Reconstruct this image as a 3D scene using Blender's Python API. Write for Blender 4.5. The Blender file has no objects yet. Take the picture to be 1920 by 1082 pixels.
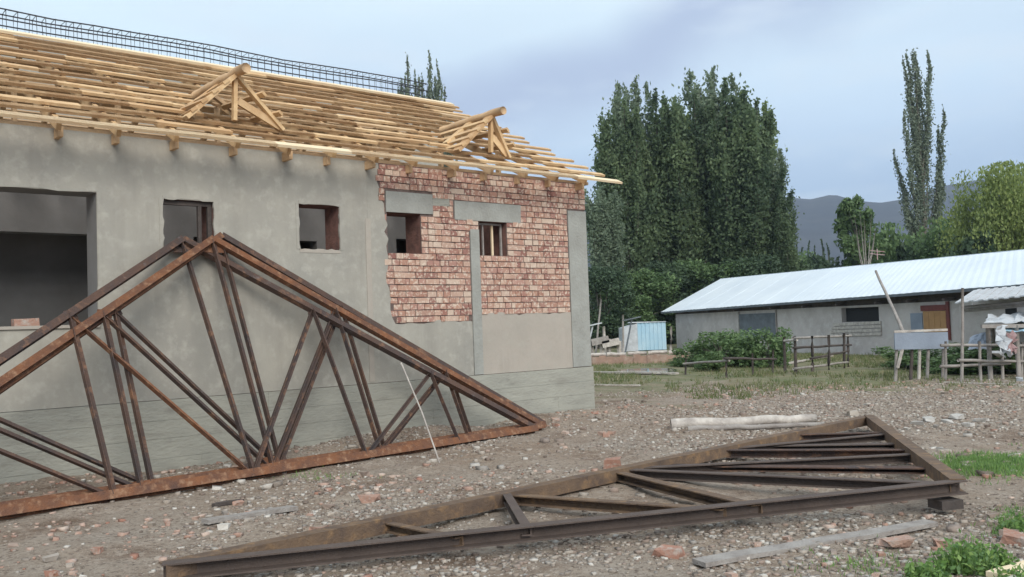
import bpy, math, random
import numpy as np
from mathutils import Vector, Matrix
random.seed(7); RNG = np.random.default_rng(7)
SC = bpy.context.scene; COL = SC.collection
R_ = math.radians
# ------------------------------------------------------------------ camera
EYE = 1.5; FPX = 1700.0
ROLL = math.atan(.035); PITCH = math.atan(70*math.cos(ROLL)/FPX)
F = Vector((0, math.cos(PITCH), math.sin(PITCH))); r0 = Vector((1, 0, 0)); u0 = Vector((0, -math.sin(PITCH), math.cos(PITCH)))
RV = r0*math.cos(ROLL)-u0*math.sin(ROLL); UV = u0*math.cos(ROLL)+r0*math.sin(ROLL); CP = Vector((0, 0, EYE))
cd = bpy.data.cameras.new('camera'); cam = bpy.data.objects.new('camera', cd); COL.objects.link(cam); SC.camera = cam
cd.sensor_width = 36; cd.lens = FPX/1920*36; cd.clip_start = .05; cd.clip_end = 9000
m = Matrix((RV, UV, -F)).transposed().to_4x4(); m.translation = CP; cam.matrix_world = m
# ------------------------------------------------------------------ light
SUN_EL, SUN_AZ = R_(34), R_(-72)         # soft sun behind the camera, veiled by cloud
w = bpy.data.worlds.new('World'); SC.world = w; w.use_nodes = True
nt = w.node_tree; nt.nodes.clear(); N_ = nt.nodes.new; L_ = nt.links.new
out = N_('ShaderNodeOutputWorld'); bg = N_('ShaderNodeBackground'); bg.inputs[1].default_value = .1
sky = N_('ShaderNodeTexSky'); sky.sky_type = 'NISHITA'; sky.sun_disc = False; sky.sun_elevation = SUN_EL
sky.sun_rotation = math.pi/2-(SUN_AZ) ; sky.air_density = 1; sky.dust_density = 1.5
tc = N_('ShaderNodeTexCoord'); sep = N_('ShaderNodeSeparateXYZ'); L_(tc.outputs['Generated'], sep.inputs[0])
# cloud deck: height gradient, broad grey band, soft billows
ramp = N_('ShaderNodeValToRGB'); L_(sep.outputs[2], ramp.inputs[0])
e = ramp.color_ramp.elements
e[0].position = 0; e[0].color = (2.6, 3.7, 5.3, 1); e[1].position = .34; e[1].color = (5.9, 7.1, 7.6, 1)
for p_, c_ in ((.10, (2.8, 3.9, 5.4, 1)), (.2, (4.8, 6.0, 7.2, 1)), (1, (6.4, 7.0, 7.4, 1))):
    k = e.new(p_); k.color = c_
mp = N_('ShaderNodeMapping'); mp.vector_type = 'POINT'; mp.inputs['Rotation'].default_value = (0, R_(-28), 0); mp.inputs['Scale'].default_value = (1.3, 1.0, 4.2)
L_(tc.outputs['Generated'], mp.inputs[0])
nz = N_('ShaderNodeTexNoise'); nz.inputs['Scale'].default_value = 2.1; nz.inputs['Detail'].default_value = 5; nz.inputs['Roughness'].default_value = .45
L_(mp.outputs[0], nz.inputs[0])
mr = N_('ShaderNodeMapRange'); mr.inputs[1].default_value = .38; mr.inputs[2].default_value = .66; mr.interpolation_type = 'SMOOTHSTEP'
L_(nz.outputs[0], mr.inputs[0])
mixc = N_('ShaderNodeMixRGB'); mixc.inputs[2].default_value = (3.3, 3.9, 5.2, 1); L_(ramp.outputs[0], mixc.inputs[1])
mu = N_('ShaderNodeMath'); mu.operation = 'MULTIPLY'; mu.inputs[1].default_value = .22; L_(mr.outputs[0], mu.inputs[0])
# one broad grey streak of cloud crossing the sky, its edge broken by noise
Ft = Vector((0, math.cos(PITCH), math.sin(PITCH)))
def skyray(x, y): return (F_(x, y)).normalized()
def F_(x, y):
    r0_ = Vector((1, 0, 0)); u0_ = Vector((0, -math.sin(PITCH), math.cos(PITCH))); R_v = r0_*math.cos(ROLL)-u0_*math.sin(ROLL); U_v = u0_*math.cos(ROLL)+r0_*math.sin(ROLL); return Ft+R_v*((x-960)/FPX)+U_v*((541-y)/FPX)
sn_ = skyray(1420, 0).cross(skyray(900, 225)).normalized()
dt = N_('ShaderNodeVectorMath'); dt.operation = 'DOT_PRODUCT'; L_(tc.outputs['Generated'], dt.inputs[0]); dt.inputs[1].default_value = sn_
nz3 = N_('ShaderNodeTexNoise'); nz3.inputs['Scale'].default_value = 3.2; nz3.inputs['Detail'].default_value = 4; L_(tc.outputs['Generated'], nz3.inputs[0])
m3 = N_('ShaderNodeMath'); m3.operation = 'MULTIPLY_ADD'; L_(nz3.outputs[0], m3.inputs[0]); m3.inputs[1].default_value = .16; m3.inputs[2].default_value = -.08
ad = N_('ShaderNodeMath'); ad.operation = 'ADD'; L_(dt.outputs['Value'], ad.inputs[0]); L_(m3.outputs[0], ad.inputs[1])
ab_ = N_('ShaderNodeMath'); ab_.operation = 'ABSOLUTE'; L_(ad.outputs[0], ab_.inputs[0])
mrb = N_('ShaderNodeMapRange'); mrb.interpolation_type = 'SMOOTHSTEP'; mrb.inputs[1].default_value = .0; mrb.inputs[2].default_value = .085; mrb.inputs[3].default_value = .92; mrb.inputs[4].default_value = 0; L_(ab_.outputs[0], mrb.inputs[0])
mx = N_('ShaderNodeMath'); mx.operation = 'MAXIMUM'; L_(mu.outputs[0], mx.inputs[0]); L_(mrb.outputs[0], mx.inputs[1]); L_(mx.outputs[0], mixc.inputs[0])
nz2 = N_('ShaderNodeTexNoise'); nz2.inputs['Scale'].default_value = 5.5; nz2.inputs['Detail'].default_value = 4; L_(mp.outputs[0], nz2.inputs[0])
mr2 = N_('ShaderNodeMapRange'); mr2.inputs[1].default_value = .5; mr2.inputs[2].default_value = .72; mr2.inputs[4].default_value = .6; L_(nz2.outputs[0], mr2.inputs[0])
mix2 = N_('ShaderNodeMixRGB'); mix2.inputs[2].default_value = (5.6, 6.3, 6.9, 1); L_(mixc.outputs[0], mix2.inputs[1]); L_(mr2.outputs[0], mix2.inputs[0])
mix3 = N_('ShaderNodeMixRGB'); mix3.inputs[0].default_value = .93; L_(sky.outputs[0], mix3.inputs[1]); L_(mix2.outputs[0], mix3.inputs[2])
L_(mix3.outputs[0], bg.inputs[0]); L_(bg.outputs[0], out.inputs[0])
sd = bpy.data.lights.new('sun', 'SUN'); sd.energy = 1.7; sd.angle = R_(30); sd.color = (1, .96, .9)
so = bpy.data.objects.new('sun', sd); COL.objects.link(so)
sv = Vector((math.cos(SUN_EL)*math.cos(SUN_AZ), math.cos(SUN_EL)*math.sin(SUN_AZ), math.sin(SUN_EL)))
so.rotation_euler = sv.to_track_quat('Z', 'Y').to_euler(); so.location = (0, 0, 30)
vs = SC.view_settings; vs.view_transform = 'Standard'; vs.look = 'None'; vs.gamma = 1; vs.exposure = .72; vs.use_curve_mapping = False
SC.cycles.volume_bounces = 0
# ------------------------------------------------------------------ placing helpers (a sight line of the survey photo met with a real surface)
def ray(x, y): return F+RV*((x-960)/FPX)+UV*((541-y)/FPX)
def onpl(x, y, P, n):
    d = ray(x, y); return CP+d*((P-CP).dot(n)/d.dot(n))
def gp(x, y, z=0.): return onpl(x, y, Vector((0, 0, z)), Vector((0, 0, 1)))
def dp(x, y, Y): return onpl(x, y, Vector((0, Y, 0)), Vector((0, 1, 0)))
# ------------------------------------------------------------------ noise for terrain
TAB = RNG.random((256, 256))
def vn(x, y, f, o=0):
    x = np.asarray(x, float)*f+o*17.3+1000; y = np.asarray(y, float)*f+o*5.7+1000
    xi = np.floor(x).astype(int); yi = np.floor(y).astype(int); a = x-xi; b = y-yi
    a = a*a*(3-2*a); b = b*b*(3-2*b); g = lambda i, j: TAB[i % 256, j % 256]
    return (g(xi, yi)*(1-a)+g(xi+1, yi)*a)*(1-b)+(g(xi, yi+1)*(1-a)+g(xi+1, yi+1)*a)*b-.5
KC = Vector((1.206, 15.182, 0)); W = Vector((.76147, .64820, 0)); N = Vector((-.64820, .76147, 0)); UP = Vector((0, 0, 1))
def S(s, o, z): return KC+W*s+N*o+UP*z
def gh(x, y):
    x = np.asarray(x, float); y = np.asarray(y, float)
    d = np.hypot(x, y-3)
    near = np.clip(1-(d-18)/12, 0, 1)
    h = (vn(x, y, .5, 1)*.07+vn(x, y, 1.7, 2)*.05+vn(x, y, 5, 3)*.026+vn(x, y, 13, 4)*.014)*near
    off = (x-KC.x)*N.x+(y-KC.y)*N.y; s = (x-KC.x)*W.x+(y-KC.y)*W.y
    bank = np.exp(-((off+.15)/.55)**2)*np.clip((2.2-s)/1.2, 0, 1)*.10   # spoil banked against the wall
    bank = bank*(1+2*vn(x, y, 1.3, 6))
    far = np.clip((d-60)/400, 0, 1)**2*np.where(y > 0, 1, .4)*-2.
    return h+bank+far-.035
def gz(x, y): return float(gh(x, y))
# ------------------------------------------------------------------ materials
def mat(name, col, rough=.85, var=None, vscale=3, bump=0, bscale=40, metal=0, island=None, detail=6, coord='Object', spec=.3, stretch=None, trans=0, var2=None, v2scale=30, v2lo=.5, v2hi=.7, streak=None):
    M = bpy.data.materials.new(name); M.use_nodes = True; t = M.node_tree; b = t.nodes['Principled BSDF']
    b.inputs['Roughness'].default_value = rough; b.inputs['Metallic'].default_value = metal; b.inputs['Specular IOR Level'].default_value = spec
    tcn = t.nodes.new('ShaderNodeTexCoord'); src = tcn.outputs[coord] if coord != 'World' else t.nodes.new('ShaderNodeNewGeometry').outputs['Position']
    if stretch:
        q = t.nodes.new('ShaderNodeMapping'); q.inputs['Scale'].default_value = stretch; t.links.new(src, q.inputs[0]); src = q.outputs[0]
    last = None
    def rgb(c):
        n = t.nodes.new('ShaderNodeRGB'); n.outputs[0].default_value = (*c, 1); return n.outputs[0]
    last = rgb(col)
    def mix(fac, a, c):
        x = t.nodes.new('ShaderNodeMixRGB'); t.links.new(fac, x.inputs[0]); t.links.new(a, x.inputs[1]); t.links.new(c, x.inputs[2]); return x.outputs[0]
    if island:
        g = t.nodes.new('ShaderNodeNewGeometry'); oi = t.nodes.new('ShaderNodeObjectInfo'); ad = t.nodes.new('ShaderNodeMath'); ad.operation = 'ADD'
        fr = t.nodes.new('ShaderNodeMath'); fr.operation = 'FRACT'
        t.links.new(g.outputs['Random Per Island'], ad.inputs[0]); t.links.new(oi.outputs['Random'], ad.inputs[1]); t.links.new(ad.outputs[0], fr.inputs[0])
        rp = t.nodes.new('ShaderNodeValToRGB'); t.links.new(fr.outputs[0], rp.inputs[0]); rp.color_ramp.interpolation = 'LINEAR'; rp.color_ramp.elements[0].color = (*island[0], 1); rp.color_ramp.elements[1].color = (*island[-1], 1)
        for i in range(1, len(island)-1):
            k = rp.color_ramp.elements.new(i/(len(island)-1)); k.color = (*island[i], 1)
        last = rp.outputs[0]
    def nzr(sc, lo, hi, det=detail):
        n = t.nodes.new('ShaderNodeTexNoise'); n.inputs['Scale'].default_value = sc; n.inputs['Detail'].default_value = det; n.inputs['Roughness'].default_value = .62
        t.links.new(src, n.inputs[0]); q = t.nodes.new('ShaderNodeMapRange'); q.inputs[1].default_value = lo; q.inputs[2].default_value = hi; t.links.new(n.outputs[0], q.inputs[0]); return q.outputs[0]
    if var: last = mix(nzr(vscale, .35, .68), last, rgb(var))
    if var2: last = mix(nzr(v2scale, v2lo, v2hi), last, rgb(var2))
    if streak:
        q = t.nodes.new('ShaderNodeMapping'); q.inputs['Scale'].default_value = streak[1]; t.links.new(src, q.inputs[0]); src0 = src; src = q.outputs[0]
        last = mix(nzr(1, streak[2], streak[3], 8), last, rgb(streak[0])); src = src0
    t.links.new(last, b.inputs['Base Color'])
    if bump:
        n = t.nodes.new('ShaderNodeTexNoise'); n.inputs['Scale'].default_value = bscale; n.inputs['Detail'].default_value = 6; t.links.new(src, n.inputs[0])
        bm = t.nodes.new('ShaderNodeBump'); bm.inputs['Strength'].default_value = min(1, bump); bm.inputs['Distance'].default_value = .02; t.links.new(n.outputs[0], bm.inputs['Height']); t.links.new(bm.outputs[0], b.inputs['Normal'])
    if trans:
        tr = t.nodes.new('ShaderNodeBsdfTranslucent'); t.links.new(last, tr.inputs[0]); ms = t.nodes.new('ShaderNodeMixShader'); ms.inputs[0].default_value = trans
        t.links.new(b.outputs[0], ms.inputs[1]); t.links.new(tr.outputs[0], ms.inputs[2]); t.links.new(ms.outputs[0], t.nodes['Material Output'].inputs[0])
    return M
M = {}
M['plaster'] = mat('plaster', (.39, .365, .31), .93, (.30, .285, .25), .9, .35, 9, coord='World', var2=(.46, .435, .375), v2scale=7, v2lo=.5, v2hi=.8, streak=((.27, .25, .215), (2.6, 2.6, .35), .5, .85))
M['plaster_warm'] = mat('plaster_warm', (.42, .37, .315), .93, (.365, .33, .28), 1.6, .3, 12, coord='World', var2=(.40, .365, .31), v2scale=6, streak=((.33, .29, .24), (3, 3, .5), .55, .85))
M['concrete'] = mat('concrete', (.37, .36, .305), .9, (.29, .285, .245), 1.2, .5, 14, coord='World', stretch=(1, 1, 2.5), var2=(.21, .20, .175), v2scale=4, v2lo=.58, v2hi=.85, streak=((.24, .225, .19), (1.2, 1.2, 3), .52, .8))
M['lintel'] = mat('lintel', (.36, .36, .325), .9, (.29, .285, .255), 3, .5, 25, coord='World')
M['mortar'] = mat('mortar', (.19, .145, .125), .95, (.13, .09, .08), 12, .8, 60, coord='World')
M['brick'] = mat('brick', (.4, .2, .15), .92, None, 3, .6, 60, coord='World', island=[(.34, .165, .125), (.48, .28, .22), (.27, .125, .10), (.56, .37, .28), (.42, .225, .165), (.60, .46, .36), (.50, .29, .21), (.38, .20, .145)], var2=(.66, .53, .42), v2scale=21, v2lo=.50, v2hi=.62)
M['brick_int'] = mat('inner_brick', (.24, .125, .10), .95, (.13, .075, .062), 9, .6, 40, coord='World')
M['pine'] = mat('pine', (.66, .43, .22), .75, bump=.3, bscale=40, coord='Object', island=[(.64, .42, .21), (.80, .58, .33), (.50, .31, .16), (.72, .48, .25), (.60, .44, .27)], var=(.52, .32, .16), vscale=5)
M['pine_dull'] = mat('pine_dull', (.64, .43, .245), .8, (.50, .33, .19), 5, .3, 40)
M['pine_pale'] = mat('pine_pale', (.84, .69, .47), .7, (.76, .58, .37), 4)  # pale boards; on the eave board the paleness is painted front light
M['grey_wood'] = mat('grey_wood', (.36, .33, .30), .85, (.24, .21, .19), 6, .6, 50, stretch=(1, 1, 1))
M['white_wood'] = mat('peeled_wood', (.58, .53, .47), .8, (.33, .29, .26), 7, .6, 30)
M['rust'] = mat('rust_dark', (.062, .048, .045), .75, (.12, .066, .045), 2.2, .6, 60, metal=.1, coord='World', var2=(.27, .14, .08), v2scale=6, v2lo=.55, v2hi=.72, streak=((.17, .15, .145), (11, 11, 11), .6, .8))
M['rust_orange'] = mat('rust_orange', (.215, .09, .042), .85, (.105, .056, .040), 4.5, .6, 60, coord='World', var2=(.30, .17, .10), v2scale=13, v2lo=.52, v2hi=.7)
M['rust_tan'] = mat('rust_tan', (.19, .125, .078), .8, (.10, .070, .054), 5, .5, 60, coord='World', var2=(.27, .165, .085), v2scale=8, v2lo=.53, v2hi=.7)
M['rust_slate'] = mat('rust_slate', (.12, .09, .075), .8, (.09, .068, .058), 4, .5, 60, coord='World')
M['rebar'] = mat('rebar', (.075, .08, .095), .6, (.05, .045, .045), 8, metal=.3)
M['bark'] = mat('bark', (.17, .15, .12), .95, (.10, .09, .075), 6, .8, 20)
M['leaf'] = mat('poplar_leaf', (.085, .13, .07), .6, (.07, .11, .065), .25, island=[(.14, .20, .10), (.25, .32, .155), (.18, .24, .125)], coord='World', trans=.5)
M['leaf_lone'] = mat('grey_green_leaf', (.12, .155, .10), .6, None, .5, island=[(.15, .19, .135), (.24, .28, .20)], coord='World', trans=.3)
M['leaf_grey'] = mat('grey_poplar_leaf', (.1, .14, .09), .6, None, .25, island=[(.16, .21, .14), (.26, .32, .21), (.20, .25, .17)], coord='World', trans=.5)
M['leaf_fresh'] = mat('fresh_poplar_leaf', (.1, .14, .07), .6, None, .25, island=[(.19, .26, .10), (.30, .37, .15), (.22, .29, .12)], coord='World', trans=.5)
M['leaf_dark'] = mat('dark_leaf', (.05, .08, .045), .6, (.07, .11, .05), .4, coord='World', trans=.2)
M['leaf_willow'] = mat('willow_leaf', (.26, .30, .09), .6, (.2, .25, .08), .5, island=[(.26, .33, .10), (.36, .42, .14), (.21, .28, .09)], coord='World', trans=.4)
M['leaf_bush'] = mat('bush_leaf', (.07, .13, .055), .6, None, 1, island=[(.09, .15, .065), (.17, .25, .10), (.12, .19, .08)], coord='World', trans=.3)
M['leaf_weed'] = mat('weed_leaf', (.16, .27, .07), .6, None, 1, island=[(.12, .22, .07), (.22, .36, .09), (.14, .24, .10), (.28, .40, .12)], coord='World', trans=.35)
M['stone'] = mat('stone', (.4, .36, .32), .95, None, 2, .4, 40, island=[(.32, .265, .215), (.42, .37, .315), (.16, .125, .10), (.35, .265, .215), (.22, .19, .165), (.58, .54, .48), (.27, .22, .18), (.44, .38, .32)], coord='World')
M['brick_frag'] = mat('broken_brick', (.45, .27, .21), .95, None, 3, .6, 40, island=[(.33, .17, .12), (.48, .34, .27), (.37, .22, .165), (.56, .44, .36)], coord='World', var2=(.42, .36, .31), v2scale=18)
M['sheet_roof'] = mat('zinc_sheet', (.80, .84, .86), .45, (.70, .75, .79), .5, metal=.2, coord='World')
M['sheet_old'] = mat('weathered_sheet', (.56, .57, .58), .6, (.42, .42, .42), 4, coord='World')
M['white_rubble'] = mat('white_rubble', (.50, .475, .44), .95, (.40, .375, .34), 8, .5, 30)
M['blue_sheet'] = mat('pale_blue_sheet', (.33, .52, .64), .5, (.45, .60, .68), 1.5, metal=.1, coord='World')
M['adobe'] = mat('adobe', (.56, .51, .48), .95, (.43, .385, .36), 1.2, .6, 8, coord='World', var2=(.56, .53, .50), v2scale=3.5)
M['dark_wood'] = mat('dark_wood', (.10, .08, .07), .85, (.06, .05, .045), 6, .5, 30)
M['dark_sheet'] = mat('dark_sheet', (.16, .18, .20), .6, (.10, .11, .12), 3)
M['board_blue'] = mat('blue_grey_board', (.27, .31, .37), .7, (.22, .25, .30), 2, .3, 20)
M['door_orange'] = mat('ochre_board', (.44, .25, .11), .7, (.36, .20, .09), 4)
M['red_paint'] = mat('red_paint', (.20, .06, .05), .7, (.14, .05, .045), 4)
M['clay'] = mat('clay', (.38, .25, .19), .95, (.27, .18, .14), 2.5, .6, 10, coord='World', var2=(.42, .33, .27), v2scale=4)
M['plastic_white'] = mat('plastic_sheet', (.55, .57, .59), .5, (.36, .37, .38), 3)
M['plastic_pink'] = mat('pink_cloth', (.33, .17, .17), .8, (.42, .34, .32), 5)
M['grass'] = mat('grass', (.11, .15, .055), .7, None, 1, island=[(.10, .14, .05), (.15, .19, .07), (.19, .18, .09)], coord='World', trans=.3)
M['dry_grass'] = mat('dry_grass', (.25, .22, .12), .8, None, 1, island=[(.20, .19, .10), (.28, .25, .15), (.14, .16, .07)], coord='World')
M['black'] = mat('dark_inner', (.03, .03, .03), .9)
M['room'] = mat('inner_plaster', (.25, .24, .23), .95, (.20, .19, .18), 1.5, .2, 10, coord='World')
# water
mw = bpy.data.materials.new('puddle_water'); mw.use_nodes = True; b = mw.node_tree.nodes['Principled BSDF']; b.inputs['Base Color'].default_value = (.07, .065, .055, 1); b.inputs['Roughness'].default_value = .06; M['water'] = mw
# hill
M['hill'] = mat('hill', (.042, .044, .05), .95, (.028, .03, .036), .006, 0, coord='World', var2=(.06, .06, .06), v2scale=.02)
# ground material
def ground_mat():
    G = bpy.data.materials.new('site_ground'); G.use_nodes = True; t = G.node_tree; b = t.nodes['Principled BSDF']; b.inputs['Roughness'].default_value = .95; b.inputs['Specular IOR Level'].default_value = .15
    g = t.nodes.new('ShaderNodeNewGeometry'); P = g.outputs['Position']
    def nz(sc, det=6, r=.6):
        n = t.nodes.new('ShaderNodeTexNoise'); n.inputs['Scale'].default_value = sc; n.inputs['Detail'].default_value = det; n.inputs['Roughness'].default_value = r; t.links.new(P, n.inputs[0]); return n.outputs[0]
    def rng(v, a, c, lo=0, hi=1):
        q = t.nodes.new('ShaderNodeMapRange'); q.inputs[1].default_value = a; q.inputs[2].default_value = c; q.inputs[3].default_value = lo; q.inputs[4].default_value = hi; t.links.new(v, q.inputs[0]); return q.outputs[0]
    def rgb(c): n = t.nodes.new('ShaderNodeRGB'); n.outputs[0].default_value = (*c, 1); return n.outputs[0]
    def mix(f, a, c):
        x = t.nodes.new('ShaderNodeMixRGB'); t.links.new(f, x.inputs[0]); t.links.new(a, x.inputs[1]); t.links.new(c, x.inputs[2]); return x.outputs[0]
    def mth(op, a, c):
        x = t.nodes.new('ShaderNodeMath'); x.operation = op
        for i, v in enumerate((a, c)):
            if isinstance(v, (int, float)): x.inputs[i].default_value = v
            else: t.links.new(v, x.inputs[i])
        x.use_clamp = op == 'MULTIPLY'; return x.outputs[0]
    c = mix(rng(nz(.5), .35, .65), rgb((.30, .225, .165)), rgb((.35, .295, .24)))
    c = mix(rng(nz(1.1, 4), .52, .68), c, rgb((.20, .14, .10)))
    c = mix(rng(nz(9), .5, .72), c, rgb((.42, .35, .285)))
    c = mix(rng(nz(26), .5, .7), c, rgb((.135, .10, .078)))
    c = mix(rng(nz(60, 3), .58, .72), c, rgb((.50, .44, .37)))
    s = t.nodes.new('ShaderNodeSeparateXYZ'); t.links.new(P, s.inputs[0])
    # grass comes in beyond the yard
    gm = rng(mth('ADD', s.outputs[1], mth('MULTIPLY', rng(nz(.35, 5), .3, .7, -3.5, 3.5), 1) if False else rng(nz(.35, 5), .3, .7, -4, 4)), 17.0, 21.5)
    gm = mth('MULTIPLY', gm, rng(nz(2.2, 6), .25, .55, .35, 1))
    grass = mix(rng(nz(1.5), .35, .65), rgb((.13, .155, .07)), rgb((.22, .195, .115)))
    c = mix(gm, c, grass)
    t.links.new(c, b.inputs['Base Color'])
    bm = t.nodes.new('ShaderNodeBump'); bm.inputs['Strength'].default_value = .9; bm.inputs['Distance'].default_value = .03
    hs = mth('ADD', nz(14, 8, .75), mth('MULTIPLY', nz(70, 4), .5)); t.links.new(hs, bm.inputs['Height']); t.links.new(bm.outputs[0], b.inputs['Normal'])
    return G
M['ground'] = ground_mat()
# ------------------------------------------------------------------ mesh helpers
class MB:
    def __init__(s): s.v = []; s.f = []
    def box8(s, c):
        k = len(s.v); s.v += [tuple(p) for p in c]
        s.f += [tuple(k+i for i in q) for q in ((0, 3, 2, 1), (4, 5, 6, 7), (0, 1, 5, 4), (1, 2, 6, 5), (2, 3, 7, 6), (3, 0, 4, 7))]
    def beam(s, a, b, w_, h_, up=UP, oa=(0, 0), prof=None):
        """bar from a to b; prof = closed outline in (side, up)"""
        a = Vector(a); b = Vector(b); d = (b-a).normalized(); sd_ = d.cross(up)
        if sd_.length < 1e-4: sd_ = d.cross(Vector((1, 0, 0)))
        sd_.normalize(); u = sd_.cross(d)
        if prof is None: prof = [(-w_/2, -h_/2), (w_/2, -h_/2), (w_/2, h_/2), (-w_/2, h_/2)]
        n = len(prof); k = len(s.v)
        for P in (a, b):
            for (x, y) in prof: s.v.append(tuple(P+sd_*(x+oa[0])+u*(y+oa[1])))
        for i in range(n): j = (i+1) % n; s.f.append((k+i, k+j, k+n+j, k+n+i))
        s.f.append(tuple(k+i for i in reversed(range(n)))); s.f.append(tuple(k+n+i for i in range(n)))
    def tube(s, pts, rad, n=7):
        pts = [Vector(p) for p in pts]; k = len(s.v); m_ = len(pts)
        if not hasattr(rad, '__len__'): rad = [rad]*m_
        for i, p in enumerate(pts):
            d = (pts[min(i+1, m_-1)]-pts[max(i-1, 0)]).normalized(); a = d.cross(UP)
            if a.length < .05: a = d.cross(Vector((1, 0, 0)))
            a.normalize(); c = a.cross(d)
            for j in range(n):
                t = 2*math.pi*j/n; s.v.append(tuple(p+(a*math.cos(t)+c*math.sin(t))*rad[i]))
        for i in range(m_-1):
            for j in range(n): jj = (j+1) % n; s.f.append((k+i*n+j, k+i*n+jj, k+(i+1)*n+jj, k+(i+1)*n+j))
        s.f.append(tuple(k+j for j in range(n))); s.f.append(tuple(k+(m_-1)*n+j for j in reversed(range(n))))
    def prism(s, outline, o0, o1, P):
        """outline (s,z) extruded from depth o0 to o1 with point function P(s,o,z)"""
        k = len(s.v); n = len(outline)
        for o in (o0, o1):
            for (a, z) in outline: s.v.append(tuple(P(a, o, z)))
        s.f.append(tuple(k+i for i in range(n))); s.f.append(tuple(k+n+i for i in reversed(range(n))))
        for i in range(n): j = (i+1) % n; s.f.append((k+j, k+i, k+n+i, k+n+j))
    def sbox(s, s0, s1, o0, o1, z0, z1, P=None, j=0):
        P = P or S; q = lambda: random.uniform(-j, j)
        s.box8([P(s0+q(), o0+q(), z0+q()), P(s1+q(), o0+q(), z0+q()), P(s1+q(), o1, z0+q()), P(s0+q(), o1, z0+q()), P(s0+q(), o0+q(), z1+q()), P(s1+q(), o0+q(), z1+q()), P(s1+q(), o1, z1+q()), P(s0+q(), o1, z1+q())])
    def holes(s, s0, s1, z0, z1, hs, o0, o1, P=None):
        P = P or S
        xs = sorted({s0, s1, *[h[0] for h in hs if s0 < h[0] < s1], *[h[1] for h in hs if s0 < h[1] < s1]}); zs = sorted({z0, z1, *[h[2] for h in hs if z0 < h[2] < z1], *[h[3] for h in hs if z0 < h[3] < z1]})
        nx, nz_ = len(xs)-1, len(zs)-1
        sol = lambda i, j: 0 <= i < nx and 0 <= j < nz_ and not any(h[0] < (xs[i]+xs[i+1])/2 < h[1] and h[2] < (zs[j]+zs[j+1])/2 < h[3] for h in hs)
        def quad(*ps):
            k = len(s.v); s.v += [tuple(P(*p)) for p in ps]; s.f.append((k, k+1, k+2, k+3))
        for i in range(nx):
            for j in range(nz_):
                if not sol(i, j): continue
                a, b_, c, d = xs[i], xs[i+1], zs[j], zs[j+1]
                quad((a, o0, c), (b_, o0, c), (b_, o0, d), (a, o0, d)); quad((b_, o1, c), (a, o1, c), (a, o1, d), (b_, o1, d))
                if not sol(i-1, j): quad((a, o1, c), (a, o0, c), (a, o0, d), (a, o1, d))
                if not sol(i+1, j): quad((b_, o0, c), (b_, o1, c), (b_, o1, d), (b_, o0, d))
                if not sol(i, j-1): quad((a, o1, c), (b_, o1, c), (b_, o0, c), (a, o0, c))
                if not sol(i, j+1): quad((a, o0, d), (b_, o0, d), (b_, o1, d), (a, o1, d))
    def mesh(s, name, m_, origin=None, smooth=False):
        me = bpy.data.meshes.new(name); V = np.array(s.v, float)
        if origin is not None: V = V-np.array(origin)
        me.from_pydata(V.tolist(), [], s.f); me.update(); me.materials.append(M[m_] if isinstance(m_, str) else m_)
        if smooth: me.polygons.foreach_set('use_smooth', [True]*len(me.polygons))
        return me
    def build(s, name, m_, parent=None, smooth=False, label=None, kind=None):
        org = parent_loc(parent) if parent else np.array(s.v, float).mean(0)
        if not parent: org[2] = np.array(s.v, float)[:, 2].min()
        o = bpy.data.objects.new(name, s.mesh(name, m_, org, smooth)); COL.objects.link(o)
        if parent: o.parent = parent
        else: o.location = org
        if label: o['label'] = label
        if kind: o['kind'] = kind
        return o
def parent_loc(p):
    v = np.zeros(3)
    while p: v = v+np.array(p.location); p = p.parent
    return v
def thing(name, loc, label, cat, group=None):
    o = bpy.data.objects.new(name, None); o.empty_display_size = .2; COL.objects.link(o); o.location = loc; o['label'] = label; o['category'] = cat
    if group: o['group'] = group
    return o
def part_empty(name, parent, loc):
    o = bpy.data.objects.new(name, None); COL.objects.link(o); o.parent = parent; o.location = Vector(loc)-Vector(parent_loc(parent)); return o
def tag(o, label, cat, group=None):
    o['label'] = label; o['category'] = cat
    if group: o['group'] = group
    return o
def fast_mesh(name, V, Fq, m_, mats=None):
    """V (n,3), Fq (m,k) uniform faces"""
    me = bpy.data.meshes.new(name); V = np.asarray(V, np.float32); Fq = np.asarray(Fq, np.int32); k = Fq.shape[1]
    me.vertices.add(len(V)); me.vertices.foreach_set('co', V.ravel()); me.loops.add(Fq.size); me.loops.foreach_set('vertex_index', Fq.ravel())
    me.polygons.add(len(Fq)); me.polygons.foreach_set('loop_start', np.arange(0, Fq.size, k, dtype=np.int32)); me.polygons.foreach_set('loop_total', np.full(len(Fq), k, np.int32))
    me.update(calc_edges=True); me.validate(); me.materials.append(M[m_]); return me
# ================================================================== GROUND
def axis(a, b, st, lo, hi):
    c = list(np.arange(a, b, st)); g = st; x = a; L = []
    while x > lo: g *= 1.22; x -= g; L.append(x)
    g = st; x = c[-1]; Rr = []
    while x < hi: g *= 1.22; x += g; Rr.append(x)
    return np.array(L[::-1]+c+Rr)
gx = np.clip(axis(-5.5, 8.5, .055, -2500, 2500), -2550, 2550); gy = np.clip(axis(4.0, 20, .06, -350, 1800), -380, 1880)
XX, YY = np.meshgrid(gx, gy); ZZ = gh(XX, YY)
idx = np.arange(XX.size).reshape(XX.shape)
q = np.stack([idx[:-1, :-1], idx[:-1, 1:], idx[1:, 1:], idx[1:, :-1]], -1).reshape(-1, 4)
gme = fast_mesh('ground', np.stack([XX.ravel(), YY.ravel(), ZZ.ravel()], -1), q, 'ground'); gme.polygons.foreach_set('use_smooth', [True]*len(gme.polygons))
g_o = bpy.data.objects.new('ground', gme); COL.objects.link(g_o); g_o['kind'] = 'structure'
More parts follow.
